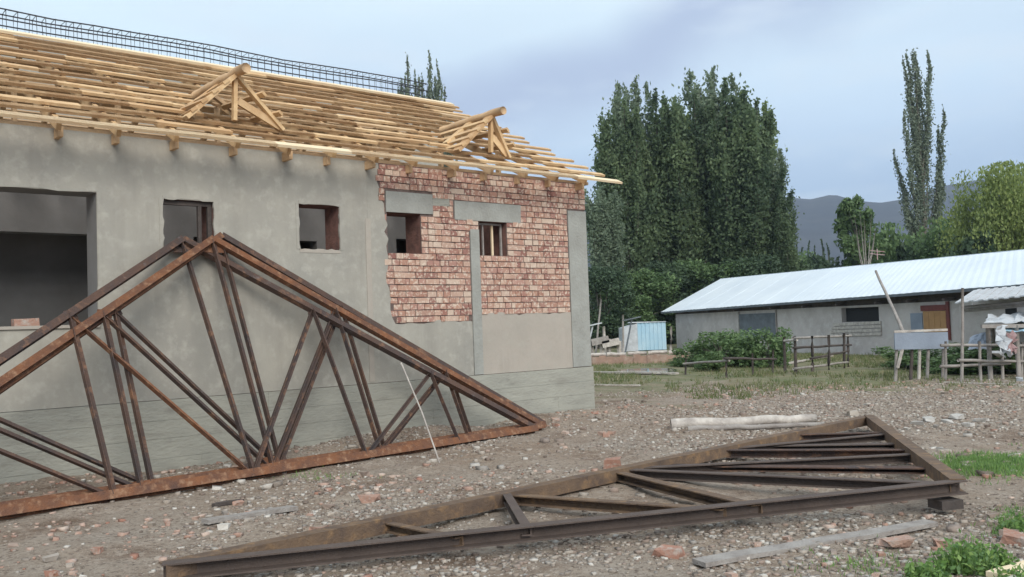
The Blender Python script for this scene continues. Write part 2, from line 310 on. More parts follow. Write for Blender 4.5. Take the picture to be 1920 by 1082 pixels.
# hills
def hill(name, prof, D, depth, seed):
    V = []; nx = 220; xs = np.linspace(prof[0][0], prof[-1][0], nx); ys = np.interp(xs, [p[0] for p in prof], [p[1] for p in prof]); rows = 26
    for j in range(rows):
        f_ = j/(rows-1)                                # 0 foot .. 1 crest
        for i in range(nx):
            t_ = dp(xs[i], ys[i], D); x = t_.x*(1-(1-f_)*.25*0+0); y = D-depth*(1-f_)
            x = t_.x/D*y
            z = (t_.z+6)*(f_**1.15)-6+float(vn(x, y, .012, seed))*14*math.sin(math.pi*f_)+float(vn(x, y, .05, seed+1))*5*(.3+.7*math.sin(math.pi*f_))
            V.append((x, y, z))
    for i in range(nx): V.append((dp(xs[i], ys[i], D).x*1.2, D*1.25, -8))
    r = rows+1; Fq = [(j*nx+i, j*nx+i+1, (j+1)*nx+i+1, (j+1)*nx+i) for j in range(r-1) for i in range(nx-1)]
    me = fast_mesh(name, V, Fq, 'hill'); me.polygons.foreach_set('use_smooth', [True]*len(me.polygons)); o = bpy.data.objects.new(name, me); COL.objects.link(o); o['kind'] = 'structure'
hill('hills', [(-600, 560), (200, 500), (700, 430), (1000, 400), (1180, 385), (1300, 380), (1400, 378), (1460, 374), (1480, 370), (1520, 374), (1560, 364), (1600, 376), (1650, 380), (1700, 372), (1740, 358), (1780, 346), (1830, 338), (1900, 330), (2000, 335), (2200, 380), (2600, 470), (3000, 560)], 1300, 620, 3)
# ================================================================== BUILDING
B = thing('unfinished_building', S(0, 0, 0), 'long unfinished building with grey plaster, bare brick at the right and open pine roof', 'building')
SL, SR, ZT = -15.0, .10, 3.85
OPEN = [(-11.4, -7.70, 1.68, 3.17), (-6.96, -6.34, 2.55, 3.15), (-5.20, -4.60, 2.60, 3.20), (-3.84, -3.27, 2.58, 3.16), (-2.20, -1.65, 2.59, 3.11)]
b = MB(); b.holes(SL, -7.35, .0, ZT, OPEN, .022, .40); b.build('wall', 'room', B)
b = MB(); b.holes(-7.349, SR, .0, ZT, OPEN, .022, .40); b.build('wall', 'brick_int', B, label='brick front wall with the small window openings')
def jag(a, b_, n, amp): return [a+(b_-a)*i/n for i in range(n+1)]
# plaster on the left, above the brick line and the plinth
b = MB(); b.holes(SL, -4.16, .78, ZT, OPEN[:3], 0, .020); b.build('plaster_coat', 'plaster', B)
# strip between the construction seam and the ragged brick edge
rag = []
z = .78
for z in np.arange(.78, 3.84, .10):
    base = -3.72 if z < 1.62 else (-3.80 if z < 2.0 else (-3.86 if z < 3.3 else -3.97)); rag.append((base+random.uniform(-.035, .035), float(z)))
b = MB(); b.prism([(-4.157, .78)]+rag+[(rag[-1][0], 3.845), (-4.157, 3.845)], .003, .021, S); b.build('plaster_coat', 'plaster', B)
# lower plaster below the bricks, two fields either side of the column
def lower(s0, s1, seed, m_, zt=1.68, amp=.03):
    random.seed(seed); top = []; n = int((s1-s0)/.12)
    for i in range(n+1): top.append((s0+(s1-s0)*i/n, zt+random.uniform(-amp, amp)))
    b = MB(); b.prism([(s0, .78), (s1, .78)]+top[::-1], .002, .021, S); return b.build('plaster_coat', m_, B)
lower(-3.76, -2.385, 4, 'plaster', 1.60); lower(-2.205, -.325, 5, 'plaster_warm', 1.69)
# columns
b = MB(); b.sbox(-2.38, -2.21, -.012, .021, .785, 2.98); b.build('column', 'lintel', B)
b = MB(); b.sbox(-.32, SR, -.010, .40, .785, 3.38); b.build('corner_column', 'lintel', B)
b = MB(); b.sbox(-4.20, -4.12, -.008, .019, .80, 3.05); b.build('plaster_seam', 'plaster_warm', B)
# lintels
b = MB(); b.sbox(-3.86, -3.06, -.014, .36, 3.165, 3.46, j=.004); b.build('lintel', 'lintel', B)
b = MB(); b.sbox(-2.66, -1.36, -.014, .36, 3.115, 3.40, j=.004); b.build('lintel', 'lintel', B)
b = MB(); b.sbox(-3.05, -2.75, -.004, .3, 3.30, 3.42, j=.004); b.build('lintel', 'concrete', B, label='short dark lintel piece between two lintels')
b = MB(); b.sbox(-7.2, -6.1, .1, .36, 3.152, 3.25); b.build('lintel', 'lintel', B)
# plinth: four shutter-board bands with grooves
b = MB(); zz = [-.35, .10, .33, .54, .775]
for i in range(4):
    o_ = (-.026, -.024, -.026, -.022)[i]
    x = SL
    while x < SR+.02:
        x2 = min(x+random.uniform(2.4, 3.6), SR+.03); b.sbox(x, x2-.002, o_+random.uniform(-.0015, .0015), .38, zz[i]+.0015, zz[i+1]-.001); x = x2
b.build('plinth', 'concrete', B)
# end, rear and inner walls
b = MB(); b.sbox(SR-.36, SR, .405, 7.9, 0, ZT-.03); b.build('end_wall', 'brick_int', B)
b = MB(); b.sbox(SR-.34, SR-.02, .42, 7.9, -.35, .76-.78); b.build('footing', 'concrete', B)
b = MB(); b.sbox(SL, 2.9, 7.95, 8.3, -.2, 7.12); b.build('rear_wall', 'plaster', B, label='tall grey wall behind the timber roof')
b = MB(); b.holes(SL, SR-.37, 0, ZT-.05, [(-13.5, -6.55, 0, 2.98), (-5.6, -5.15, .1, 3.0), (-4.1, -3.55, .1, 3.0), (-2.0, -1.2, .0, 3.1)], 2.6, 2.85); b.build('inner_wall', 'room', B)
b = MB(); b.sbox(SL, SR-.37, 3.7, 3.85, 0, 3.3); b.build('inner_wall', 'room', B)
b = MB(); b.sbox(SL, SR-.37, 2.86, 7.9, 3.32, 3.5); b.build('slab', 'concrete', B)
b = MB(); b.sbox(SL, SR-.37, .41, 7.9, .0, .6); b.build('floor', 'concrete', B)
# window frames
def wframe(s0, s1, z0, z1, o, m_, t=.05, mid=None):
    b = MB(); b.sbox(s0, s1, o, o+t, z1-t, z1); b.sbox(s1-t, s1, o, o+t, z0, z1-t-.001)
    if mid: b.sbox(mid, mid+t*.8, o, o+t, z0, z1-t-.001)
    fr = b.build('window_frame', m_, B); return fr
wframe(-6.95, -6.35, 2.56, 3.14, .05, 'dark_wood', .05, -6.52); wframe(-2.19, -1.67, 2.6, 3.10, .1, 'grey_wood', .03, -2.06)
b = MB(); b.sbox(-1.86, -1.83, .12, .15, 2.6, 3.07); b.build('window_frame', 'pine_pale', B)
# rough broken plaster edges round the openings
random.seed(44)
def ragged(s0, s1, z0, z1, side, m_):
    n = 9; P_ = []; w0, w1 = .045, .012
    for i in range(n+1):
        f_ = i/n; q_ = random.uniform(-.012, .014)
        if side in 'lr': x_ = (s0 if side == 'l' else s1); sg = 1 if side == 'l' else -1; P_.append((x_+sg*q_, z0+(z1-z0)*f_))
        else: z_ = (z0 if side == 'b' else z1); sg = 1 if side == 'b' else -1; P_.append((s0+(s1-s0)*f_, z_+sg*q_))
    if side == 'l': o_ = [(s0-w0, z1), (s0-w0, z0)]; ol = P_+o_
    if side == 'r': o_ = [(s1+w0, z0), (s1+w0, z1)]; ol = P_[::-1]+o_
    if side == 'b': o_ = [(s0, z0-w0), (s1, z0-w0)]; ol = o_+P_[::-1]
    if side == 't': o_ = [(s1, z1+w0), (s0, z1+w0)]; ol = P_+o_
    b = MB(); b.prism(ol, -.006, .03, S); b.build('plaster_edge', m_, B)
for (s0, s1, z0, z1) in OPEN[:3]:
    for sd_ in 'lrb' if s0 > -8 else 'r': ragged(s0, s1, z0, z1, sd_, 'plaster_warm' if sd_ == 'b' else 'plaster')
    ragged(max(s0, -9.5), s1, z0, z1, 't', 'plaster')
# rendered sill of the large opening
b = MB(); b.sbox(-11.4, -7.69, -.02, .40, 1.645, 1.679, j=.003); b.build('window_sill', 'plaster_warm', B)
# ---- bricks
BL = [(-2.385, -2.205, 0, 2.99), (-.325, .2, 0, 3.385), (-3.87, -3.05, 3.15, 3.465), (-2.67, -1.35, 3.105, 3.405), (-3.06, -2.74, 3.29, 3.425)]+[(h[0]-.005, h[1]+.005, h[2]-.01, h[3]+.01) for h in OPEN]
random.seed(11); bricks = []; CH = .0905; z = 1.60; row = 0
while z < ZT-.03:
    zh = min(z+CH, ZT-.005)
    l = -3.72 if z < 1.66 else (-3.80 if z < 2.0 else (-3.86 if z < 3.3 else -3.97)); l += random.uniform(-.05, .03)
    rr = SR+.004 if z > 3.37 else -.33
    if z < 1.66: rr = -2.45
    blk = sorted([(h[0], h[1]) for h in BL if h[2] < z+CH*.6 and h[3] > z+CH*.4]); iv = []; c = l
    for a, e_ in blk:
        if e_ <= c: continue
        if a > c: iv.append((c, min(a, rr)))
        c = max(c, e_)
        if c >= rr: break
    if c < rr: iv.append((c, rr))
    for a, e_ in iv:
        c = a+(random.uniform(-.0, .0))
        first = row % 2
        while c < e_-.02:
            Lb = random.choice((.12, .12, .25, .12, .15, .13, .17, .08, .12)) if not first else .125; first = 0
            x1 = min(c+Lb, e_)
            if e_-x1 < .05: x1 = e_
            bricks.append((c, x1-.012, z, zh-.013)); c = x1
    z += CH; row += 1
def dist(bk): p = S((bk[0]+bk[1])/2, 0, (bk[2]+bk[3])/2)-CP; return -(bk[1]-bk[0])*(bk[3]-bk[2])/p.length**3
bricks.sort(key=dist)
LENS = (.05, .08, .11, .14, .18, .24); BM = {}
def bmesh_(L, v):
    k = (L, v)
    if k not in BM:
        q = MB(); random.seed(hash(k) % 999); j = .0035
        q.box8([(W*(sx*L/2+random.uniform(-j, j))+N*o_+UP*(zz_*(CH-.013)/2+random.uniform(-j, j)))+N*(random.uniform(-j, j) if o_ < 0 else 0) for zz_ in (-1, 1) for (sx, o_) in ((-1, -.022), (1, -.022), (1, .03), (-1, .03))]); BM[k] = q.mesh('brick', 'brick')
    return BM[k]
rest = MB()
for i, (a, e_, z0, z1) in enumerate(bricks):
    rnd = random.Random(i); pr = rnd.uniform(-.009, .009)
    if i < 300:
        L = min(LENS, key=lambda v: abs(v-(e_-a))); o = bpy.data.objects.new('brick', bmesh_(L, rnd.randrange(4))); COL.objects.link(o); o.parent = B
        o.location = W*((a+e_)/2)+N*(.018+pr)+UP*((z0+z1)/2); o.scale = (1, 1, 1)
        if abs(L-(e_-a)) > .004:
            k = (e_-a)/L; q = MB(); random.seed(i); j = .003; l2 = e_-a
            q.box8([(W*(sx*l2/2+random.uniform(-j, j))+N*o_+UP*(zz_*(z1-z0)/2+random.uniform(-j, j))) for zz_ in (-1, 1) for (sx, o_) in ((-1, -.022), (1, -.022), (1, .03), (-1, .03))]); o.data = q.mesh('brick', 'brick')
    else: random.seed(i); rest.sbox(a, e_, -.004+pr, .05, z0, z1, j=.002)
if rest.v: rest.build('brickwork', 'brick', B, kind='stuff')
# mortar bed behind the bricks
b = MB(); b.holes(-4.05, SR-.02, 1.55, ZT-.01, OPEN[3:], .008, .0215); b.build('mortar_bed', 'mortar', B)
# ---- roof: rafters, tie beams, battens
random.seed(5)
EO, EZ, RO, RZ = -.5, 3.84, 4.0, 6.05
SLN = math.hypot(RO-EO, RZ-EZ); cs, sn = (RO-EO)/SLN, (RZ-EZ)/SLN
def RP(s, u, n=0.): return S(s, EO+u*cs-n*sn, EZ+u*sn+n*cs)      # on the front slope
NRM = (UP*cs-N*sn)
rx = [-14.9+.67*i for i in range(23)]
for i, s_ in enumerate(rx):
    s_ += random.uniform(-.04, .04)
    b = MB(); b.beam(RP(s_, .12+random.uniform(-.03, .05), -.085), RP(s_, SLN, -.085), .05, .11, UP); b.build('rafter', 'pine', B)
    b = MB(); b.beam(S(s_, RO, RZ-.11), S(s_, 7.9, 4.15), .05, .13, UP); b.build('rear_rafter', 'pine_dull', B)
    b = MB(); t_ = random.uniform(-.04, .04)
    b.beam(S(s_+.07+t_, -.13+random.uniform(-.08, .05), 3.785), S(s_+.07+t_, 7.9, 3.785), .05, .11, UP); b.build('tie_beam', 'pine_dull', B)
    if i % 2 == 0: b = MB(); b.beam(S(s_+.06, 2.0, 3.84), S(s_+.06, 2.0, 4.86), .05, .1, N); b.build('strut', 'pine_dull', B)
b = MB(); b.sbox(SL, SR+.15, .05, .20, 3.852, 3.90); b.build('wall_plate', 'pine_dull', B)
DORM = [dict(l=-6.63, r=-5.34, a=(-5.98, 4.80), lab='left roof dormer frame'), dict(l=-2.50, r=-1.45, a=(-1.80, 4.80), lab='right roof dormer frame')]
rows = 14
for k in range(rows):
    u = .015+k*(SLN-.09)/(rows-1); o_ = EO+u*cs; z_ = EZ+u*sn
    gaps = []
    for d in DORM:
        if .25 < o_ < 1.55: f_ = (o_-.15)/1.6; c_ = d['a'][0]; gaps.append((c_+(d['l']-c_)*(1-f_)+.1, c_+(d['r']-c_)*(1-f_)-.12))
    x = SL; segs = []
    while x < .2:
        x2 = x+random.uniform(3.2, 5.2); e2 = min(x2, .33+random.uniform(-.1, .26))
        if x2 > -1: e2 = .33+random.uniform(-.10, .16); x2 = 1
        segs.append((x, e2)); x = x2
    if k == 0: segs = [(SL, -9.9), (-9.9, -4.7), (-4.7, .46)]
    cut = []
    for a, e_ in segs:
        for g0, g1 in (gaps if k % 3 else gaps[1:]):
            if a < g0 < e_ and k not in (1,):
                cut.append((a, g0+random.uniform(-.1, .1))); a = min(g1+random.uniform(-.1, .1), e_)
        cut.append((a, e_))
    for a, e_ in cut:
        if e_-a < .1: continue
        dn = random.uniform(-.012, .012); du = random.uniform(-.02, .02)
        b = MB(); wd = random.uniform(.085, .125) if k else .14
        ns_ = max(1, int((e_-a)/.9)); wob = .018 if k else .006; pq = [RP(a+(e_-a)*i_/ns_, u+du+random.uniform(-wob, wob), dn*.4+random.uniform(-.006, .008)) for i_ in range(ns_+1)]
        for i_ in range(ns_): b.beam(pq[i_], pq[i_+1]+(pq[i_+1]-pq[i_]).normalized()*.001, wd, .034, NRM); b.build('fascia_board' if k == 0 else 'batten', 'pine_pale' if k == 0 else 'pine', B)  # eave board gets paler pine: its front-lit highlight is put into the colour
for k in range(18):
    f_ = (k+.5)/18; P0 = S(SL, RO+(7.9-RO)*f_, RZ+.0+(4.15-RZ)*f_); b = MB(); b.beam(P0, P0+W*(15.3+random.uniform(-.1, .25)), .165, .03, N*.44+UP*.9); b.build('rear_board', 'pine_dull', B)
b = MB(); b.beam(S(SL, RO-.03, RZ+.035), S(.36, RO-.03, RZ+.03), .15, .04, NRM); b.build('ridge_board', 'pine_pale', B)
def log(mb, a, b_, ra, rb, n=8, wob=.01):
    a = Vector(a); b_ = Vector(b_); pts = []; rd = []
    for i in range(n):
        f_ = i/(n-1); p = a.lerp(b_, f_); q = wob if 0 < i < n-1 else 0; pts.append(p+Vector((random.uniform(-q, q), random.uniform(-q, q), random.uniform(-q, q)))); rd.append(ra+(rb-ra)*f_)
    mb.tube(pts, rd, 9)
def back_off(z_): return EO+(z_-EZ)/(sn/cs)
for d in DORM:
    D = part_empty('dormer', B, S(d['a'][0], .1, 4.1)); D['label'] = d['lab']
    sa, za = d['a']; zf = 4.17; of = .12
    ap = S(sa, of, za); fl = S(d['l'], of, zf); fr = S(d['r'], of, zf)
    b = MB(); log(b, S(sa+.02, of-.30, za+.03), S(sa-.02, back_off(za)-.05, za+.02), .065, .055); b.build('ridge_log', 'pine_dull', D, smooth=True)
    b = MB(); b.beam(fl, ap, .05, .17, N); b.build('rafter', 'pine', D); b = MB(); b.beam(fl+W*.17+N*.5+UP*.22, ap+N*.5, .05, .13, N); b.build('rafter', 'pine', D)
    b = MB(); b.beam(fr, ap+W*.02, .045, .09, N); b.build('rafter', 'pine', D)
    b = MB(); b.beam(fr+N*.9+UP*.35-W*.2, ap+N*.9, .045, .08, N); b.build('rafter', 'pine_dull', D)
    b = MB(); b.beam(S(sa+.05, of+.05, zf+.32), S(d['r']-.03, of+.02, zf+.04), .05, .09, UP); b.build('brace', 'pine', D)
    b = MB(); b.beam(S(sa-.02, of, zf+.05), S(sa, of, za-.05), .05, .07, N); b.build('post', 'pine', D)
    for f_ in (.24, .46, .68, .88):
        P0 = ap.lerp(fl, f_); z_ = P0.z; b = MB(); dd = max(.25, back_off(z_)-of)
        b.beam(P0-N*.10+UP*.03, P0+N*(dd+.1)+UP*(.03+random.uniform(-.03, .03))+W*random.uniform(-.05, .02), .09, .04, (UP+W*-.8).normalized()); b.build('batten', 'pine', D)
    for f_ in (.35, .7):
        P0 = ap.lerp(fr, f_); b = MB(); dd = max(.25, back_off(P0.z)-of)
        b.beam(P0-N*.15+W*.1, P0+N*dd*.9-W*.05, .07, .04, (UP+W*.8).normalized()); b.build('batten', 'pine', D)
# ---- rebar cage along the rear wall
CG = thing('rebar_cage', S(-6, 8.1, 7.12), 'long dark reinforcement cage of thin bars and stirrups running along behind the roof', 'rebar cage')
b = MB()
zc = lambda s_: 7.735+.02*math.sin(s_*1.3)
for (o_, dz) in ((7.96, 0), (8.28, .0), (7.96, -.17), (8.28, -.20), (7.96, -.60), (8.28, -.60)):
    q = MB(); q.tube([S(s_, o_+random.uniform(-.015, .015), zc(s_)+dz+random.uniform(-.012, .012)) for s_ in np.arange(SL, 2.75, .8)], .015, 5); q.build('bar', 'rebar', CG)
st = MB(); n_ = 0
s_ = 2.6
while s_ > SL:
    t1, t2 = random.uniform(-.03, .03), random.uniform(-.03, .03); q = MB(); r_ = .007
    z1 = zc(s_)+.01; z0 = 7.13
    q.tube([S(s_, 7.955, z0), S(s_+t1, 7.955, z1), S(s_+t1*.5, 8.285, z1), S(s_+t2, 8.285, z0)], r_, 4)
    q.build('stirrup', 'rebar', CG); s_ -= random.uniform(.15, .2)
# brick on the sill
def brick_thing(p, rz, label, size=(.25, .12, .08), m_='brick_frag', tilt=0, group=None, cat='brick', name='loose_brick'):
    q = MB(); a, c, h = size; j = .006
    q.box8([(sx*a/2+random.uniform(-j, j), sy*c/2+random.uniform(-j, j), zz_*h+random.uniform(-j, j)*(zz_ > 0)) for zz_ in (0, 1) for (sx, sy) in ((-1, -1), (1, -1), (1, 1), (-1, 1))])
    o = bpy.data.objects.new(name, q.mesh(name, m_)); COL.objects.link(o); o.location = p; o.rotation_euler = (tilt, tilt*.5, rz); tag(o, label, cat, group); return o
brick_thing(S(-8.42, .10, 1.68), math.atan2(W.y, W.x), 'pink brick left on the sill of the large opening')
# ================================================================== STANDING TRUSSES
ANG = [(-.5, 0)]
def chan(w_, h_, t=.009): # C section, open to +side
    return [(-w_/2, -h_/2), (w_/2, -h_/2), (w_/2, -h_/2+t), (-w_/2+t, -h_/2+t), (-w_/2+t, h_/2-t), (w_/2, h_/2-t), (w_/2, h_/2), (-w_/2, h_/2)]
def angl(w_, h_, t=.008): return [(-w_/2, -h_/2), (w_/2, -h_/2), (w_/2, -h_/2+t), (-w_/2+t, -h_/2+t), (-w_/2+t, h_/2), (-w_/2, h_/2)]
def truss(label, M0, t, upv, L, H, mats, group, nodes=((-1/3, -2/3), (1/3, 2/3)), wch=.078, wweb=.066, name='steel_truss', Lr=None, shift=(0, 0)):
    t = t.normalized(); upv = upv.normalized(); nv = t.cross(upv).normalized(); Lr = Lr or L
    T = thing(name, M0, label, 'truss', group)
    P = lambda a, h: M0+t*a+upv*h
    rt = lambda f_: P(f_*(Lr if f_ > 0 else L), H*(1-abs(f_)))
    def bar(nm, a, c, w_, m_, kind='a', off=0.):
        q = MB(); q.beam(a+nv*off, c+nv*off, 0, 0, nv, prof=angl(w_, w_) if kind == 'a' else chan(w_, w_*1.0)); return q.build(nm, m_, T)
    bar('bottom_chord', P(-L, 0), P(Lr, 0), wch*1.15, mats[0], 'c'); bar('top_chord', P(-L, 0), P(0, H), wch, mats[1], 'c', .002); bar('top_chord', P(Lr, 0), P(0, H), wch, mats[2], 'c', -.002)
    bar('king_post', P(0, 0), P(0, H-.03), wweb, mats[3], 'a', .012)
    for side in (0, 1):
        fa, fb = nodes[side]; LL = Lr if side else L; sh = shift[side]
        bar('web_post', P(fa*LL, 0), rt(fa+sh), wweb, mats[3], 'a', .016); bar('diagonal', P(0, 0), rt(fa+sh), wweb*.95, mats[4 if side == 0 else 3], 'a', -.018)
        bar('web_post', P(fb*LL, 0), rt(fb+sh*.5), wweb*.9, mats[3], 'a', .02); bar('diagonal', P(fa*LL, 0), rt(fb+sh*.5), wweb*.8, mats[3], 'a', -.02)
    for c in (P(0, H-.09), P(0, .05), rt(nodes[0][0]), rt(nodes[1][0])):
        gs = MB(); k_ = 1 if c is not None and abs((c-M0).dot(t)) < .01 else .6
        gs.box8([c+t*x*k_+upv*y*k_+nv*z for z in (-.03, -.038) for (x, y) in ((-.14, -.08), (.14, -.08), (.09, .09), (-.09, .09))]); gs.build('gusset_plate', mats[2], T)
    return T
tv = Vector((.69397, .72, 0)); nh = Vector((-.72, .69397, 0))
def lean(deg): return UP*math.cos(R_(deg))+nh*math.sin(R_(deg))
GT = 'steel roof trusses leaning on the wall'
def base(px, py): p = gp(px, py); p.z = .03; return p
M1 = base(478, 893); a1 = onpl(342, 449, M1, tv); u1 = a1-M1
truss('front truss of the stack leaning on the wall, apex furthest left, orange bottom chord', M1, tv, u1, 4.42, u1.length, ['rust_orange', 'rust', 'rust', 'rust', 'rust_orange'], GT)
M2 = base(514, 882); truss('middle truss of the stack leaning on the wall, with the orange left slope', M2, tv, lean(25.5), 4.42, 2.93, ['rust_orange', 'rust_orange', 'rust_orange', 'rust', 'rust'], GT)
M3 = base(527, 877); truss('rear truss of the stack, closest to the wall, with dark right slope', M3, tv, lean(24.6), 4.42, 2.97, ['rust_orange', 'rust_orange', 'rust', 'rust', 'rust'], GT)
# thin rod
b = MB(); pA = gp(824, 862); pA.z = gz(pA.x, pA.y); pB = onpl(757, 680, pA, (pA-CP).normalized()*1.0+nh*.0); pB = pB+nh*.05; b.tube([pA, pA.lerp(pB, .5)+Vector((.02, 0, .0)), pB], .009, 6); tag(b.build('metal_rod', 'white_wood'), 'thin pale rod leaning on the right slope of the stacked trusses', 'rod')
# ================================================================== LYING TRUSS
A_ = gp(1630, 799); B_ = gp(1798, 942); C_ = gp(305, 1090)
for p in (A_, B_, C_): p.z = .085
B_.z = .12; C_.z = .055
Mm = (A_+C_)/2; tt = (A_-C_).normalized(); foot = C_+tt*((B_-C_).dot(tt)); LT = (A_-C_).length
upl = (B_-foot)
T = thing('steel_truss', Mm, 'rusty steel roof truss lying flat on the rubble in the foreground', 'truss')
def lb(nm, a, c, w_, h_, m_, dz=0., n=None):
    q = MB(); pr = [(-w_/2, -h_/2), (-w_/2, h_/2), (w_/2, h_/2), (w_/2, h_/2-.010), (-w_/2+.010, h_/2-.010), (-w_/2+.010, -h_/2+.010), (w_/2, -h_/2+.010), (w_/2, -h_/2)][::-1]
    q.beam(a+UP*dz, c+UP*dz, 0, 0, UP, prof=pr); return q.build(nm, m_, T)
al = lambda f_: C_.lerp(A_, f_); bc = lambda f_: C_.lerp(B_, f_); ab = lambda f_: A_.lerp(B_, f_)
lb('bottom_chord', A_, C_, .12, .11, 'rust_tan'); lb('top_chord', C_+UP*.004, B_+(B_-C_).normalized()*.05, .10, .105, 'rust_slate'); lb('top_chord', B_+UP*.004, A_+UP*.004, .12, .12, 'rust_tan')
lb('brace', al(.53), ab(.80), .14, .05, 'rust', -.03); lb('brace', al(.70), ab(.47), .12, .05, 'rust_slate', -.03);
fb_ = foot; kf = (foot-C_).dot(tt)/LT
lb('king_post', al(.47), B_, .09, .08, 'rust_slate', -.01)
lb('diagonal', al(.455), bc(.70), .10, .08, 'rust_tan', -.012); lb('web_post', al(.31), bc(.655), .09, .08, 'rust_tan', -.014); lb('diagonal', al(.305), bc(.40), .07, .07, 'rust_slate', .015); lb('web_post', al(.175), bc(.32), .07, .07, 'rust_tan', -.012)
lb('diagonal', al(.49), ab(.66), .09, .08, 'rust_slate', -.02); lb('web_post', al(.64), ab(.60), .09, .08, 'rust', -.022); lb('diagonal', al(.66), ab(.33), .09, .07, 'rust_slate', -.018); lb('web_post', al(.80), ab(.30), .08, .07, 'rust', -.02)
b = MB(); c0 = B_-UP*.12-(B_-C_).normalized()*.08; b.beam(c0-tt*.0+Vector((-.13, -.02, 0)), c0+Vector((.06, .03, 0)), .16, .07, UP); tag(b.build('wooden_block', 'dark_wood'), 'dark short block propping the right end of the lying truss', 'block')
# ================================================================== PLANKS AND LOGS ON THE YARD
def plank(p0, p1, w_, h_, m_, label, dz=.0, name='plank', cat='plank', group=None):
    a = gp(*p0); c = gp(*p1); a.z = gz(a.x, a.y)+h_/2+dz; c.z = gz(c.x, c.y)+h_/2+dz; q = MB(); n = 7; u = (c-a).normalized(); sd_ = u.cross(UP).normalized(); k0 = 0
    V = []
    for i in range(n):
        f_ = i/(n-1); p = a.lerp(c, f_)+UP*random.uniform(-.004, .004); ww = w_*(1+random.uniform(-.06, .06)); 
        for (x, y) in ((-.5, -.5), (.5, -.5), (.5, .5), (-.5, .5)): q.v.append(tuple(p+sd_*x*ww+UP*y*h_))
    for i in range(n-1):
        for j in range(4): q.f.append((i*4+j, i*4+(j+1) % 4, i*4+4+(j+1) % 4, i*4+4+j))
    q.f += [(3, 2, 1, 0), (n*4-4, n*4-3, n*4-2, n*4-1)]
    return tag(q.build(name, m_), label, cat, group)
plank((384, 982), (552, 946), .10, .035, 'grey_wood', 'short grey plank lying on the rubble below the standing trusses', .015)
plank((400, 950), (455, 938), .05, .03, 'dark_wood', 'dark offcut lying just above the short grey plank', .01, 'wood_offcut', 'offcut')
plank((1310, 1048), (1745, 968), .13, .03, 'grey_wood', 'long weathered board lying in front of the flat truss', .02)
plank((1872, 1088), (1960, 1052), .13, .03, 'pine_pale', 'pale board in the bottom right corner of the yard', .03)
plank((1895, 1108), (1975, 1078), .12, .03, 'white_wood', 'whitish board partly hidden at the bottom right edge', .04)
plank((1090, 722), (1200, 722), .10, .03, 'white_wood', 'pale plank lying in the grass past the building corner', .02)
plank((1090, 698), (1270, 702), .14, .05, 'white_wood', 'long pale timber lying at the near edge of the puddle', .03)
plank((1465, 684), (1560, 668), .10, .05, 'white_wood', 'white plank lying behind the corral fence', .03)
plank((1770, 718), (1920, 722), .05, .02, 'white_wood', 'thin white strip lying at the right edge of the grass', .02)
for (p0, p1, r1, r2, lab) in (((1258, 796), (1530, 787), .085, .06, 'peeled whitish log lying on the yard behind the flat truss'), ((1290, 803), (1545, 795), .04, .03, 'thin grey pole lying alongside the peeled log')):
    a = gp(*p0); c = gp(*p1); a.z = gz(a.x, a.y)+r1*.8; c.z = gz(c.x, c.y)+r2*.9; b = MB(); log(b, a, c, r1, r2, 12, .012); tag(b.build('log', 'white_wood' if r1 > .05 else 'grey_wood', smooth=True), lab, 'log')
# ================================================================== RUBBLE
def rock_proto(n, seed):
    r = np.random.default_rng(seed); P = r.normal(size=(8, 3)); base_ = np.array([(x, y, z) for x in (-1, 1) for y in (-1, 1) for z in (-1, 1)], float)*.55+r.uniform(-.28, .28, (8, 3)); base_[:, 2] *= .62
    Fq = np.array([(0, 1, 3, 2), (4, 6, 7, 5), (0, 4, 5, 1), (2, 3, 7, 6), (0, 2, 6, 4), (1, 5, 7, 3)]); return base_, Fq
PRO = [rock_proto(8, i) for i in range(14)]
def inside_truss_line(x, y): return False
def scatter(name, n, xr, yr, smin, smax, m_, dens=None, pw=2.6, ):
    x = RNG.uniform(*xr, n*3); y = yr[0]+(yr[1]-yr[0])*RNG.random(n*3)**1.25
    off = (x-KC.x)*N.x+(y-KC.y)*N.y; sv_ = (x-KC.x)*W.x+(y-KC.y)*W.y; ok = ~((off > -.03) & (sv_ < .2))
    ok &= np.abs(x) < .6*y+1.0
    if dens is not None: ok &= RNG.random(n*3) < dens(x, y)
    x, y = x[ok][:n], y[ok][:n]; n = len(x); sz = smin+(smax-smin)*RNG.random(n)**pw; z = gh(x, y); V = np.zeros((n, 8, 3)); Fs = np.zeros((n, 6, 4), int); pr = RNG.integers(0, len(PRO), n); a = RNG.uniform(0, 6.28, n); ca, sa = np.cos(a), np.sin(a)
    st_ = RNG.uniform(.7, 1.5, n)
    B8 = np.stack([p[0] for p in PRO])[pr]; lx = B8[:, :, 0]*sz[:, None]*st_[:, None]; ly = B8[:, :, 1]*sz[:, None]; V[:, :, 0] = x[:, None]+lx*ca[:, None]-ly*sa[:, None]; V[:, :, 1] = y[:, None]+lx*sa[:, None]+ly*ca[:, None]; V[:, :, 2] = z[:, None]+B8[:, :, 2]*sz[:, None]+sz[:, None]*.12
    Fs = PRO[0][1][None]+np.arange(n)[:, None, None]*8
    me = fast_mesh(name, V.reshape(-1, 3), Fs.reshape(-1, 4), m_); o = bpy.data.objects.new(name, me); COL.objects.link(o); o['kind'] = 'stuff'; o['label'] = 'loose grey and pink rubble covering the yard'; o['category'] = 'rubble'; return o
dn = lambda x, y: np.clip(.45+2.2*vn(x, y, .45, 9)+.8*vn(x, y, 1.9, 15), .03, 1)
o = scatter('gravel', 70000, (-7, 12), (4.6, 21), .006, .034, 'stone', dn)
o['label'] = 'fine stones and gravel strewn over the yard'; o['category'] = 'gravel'
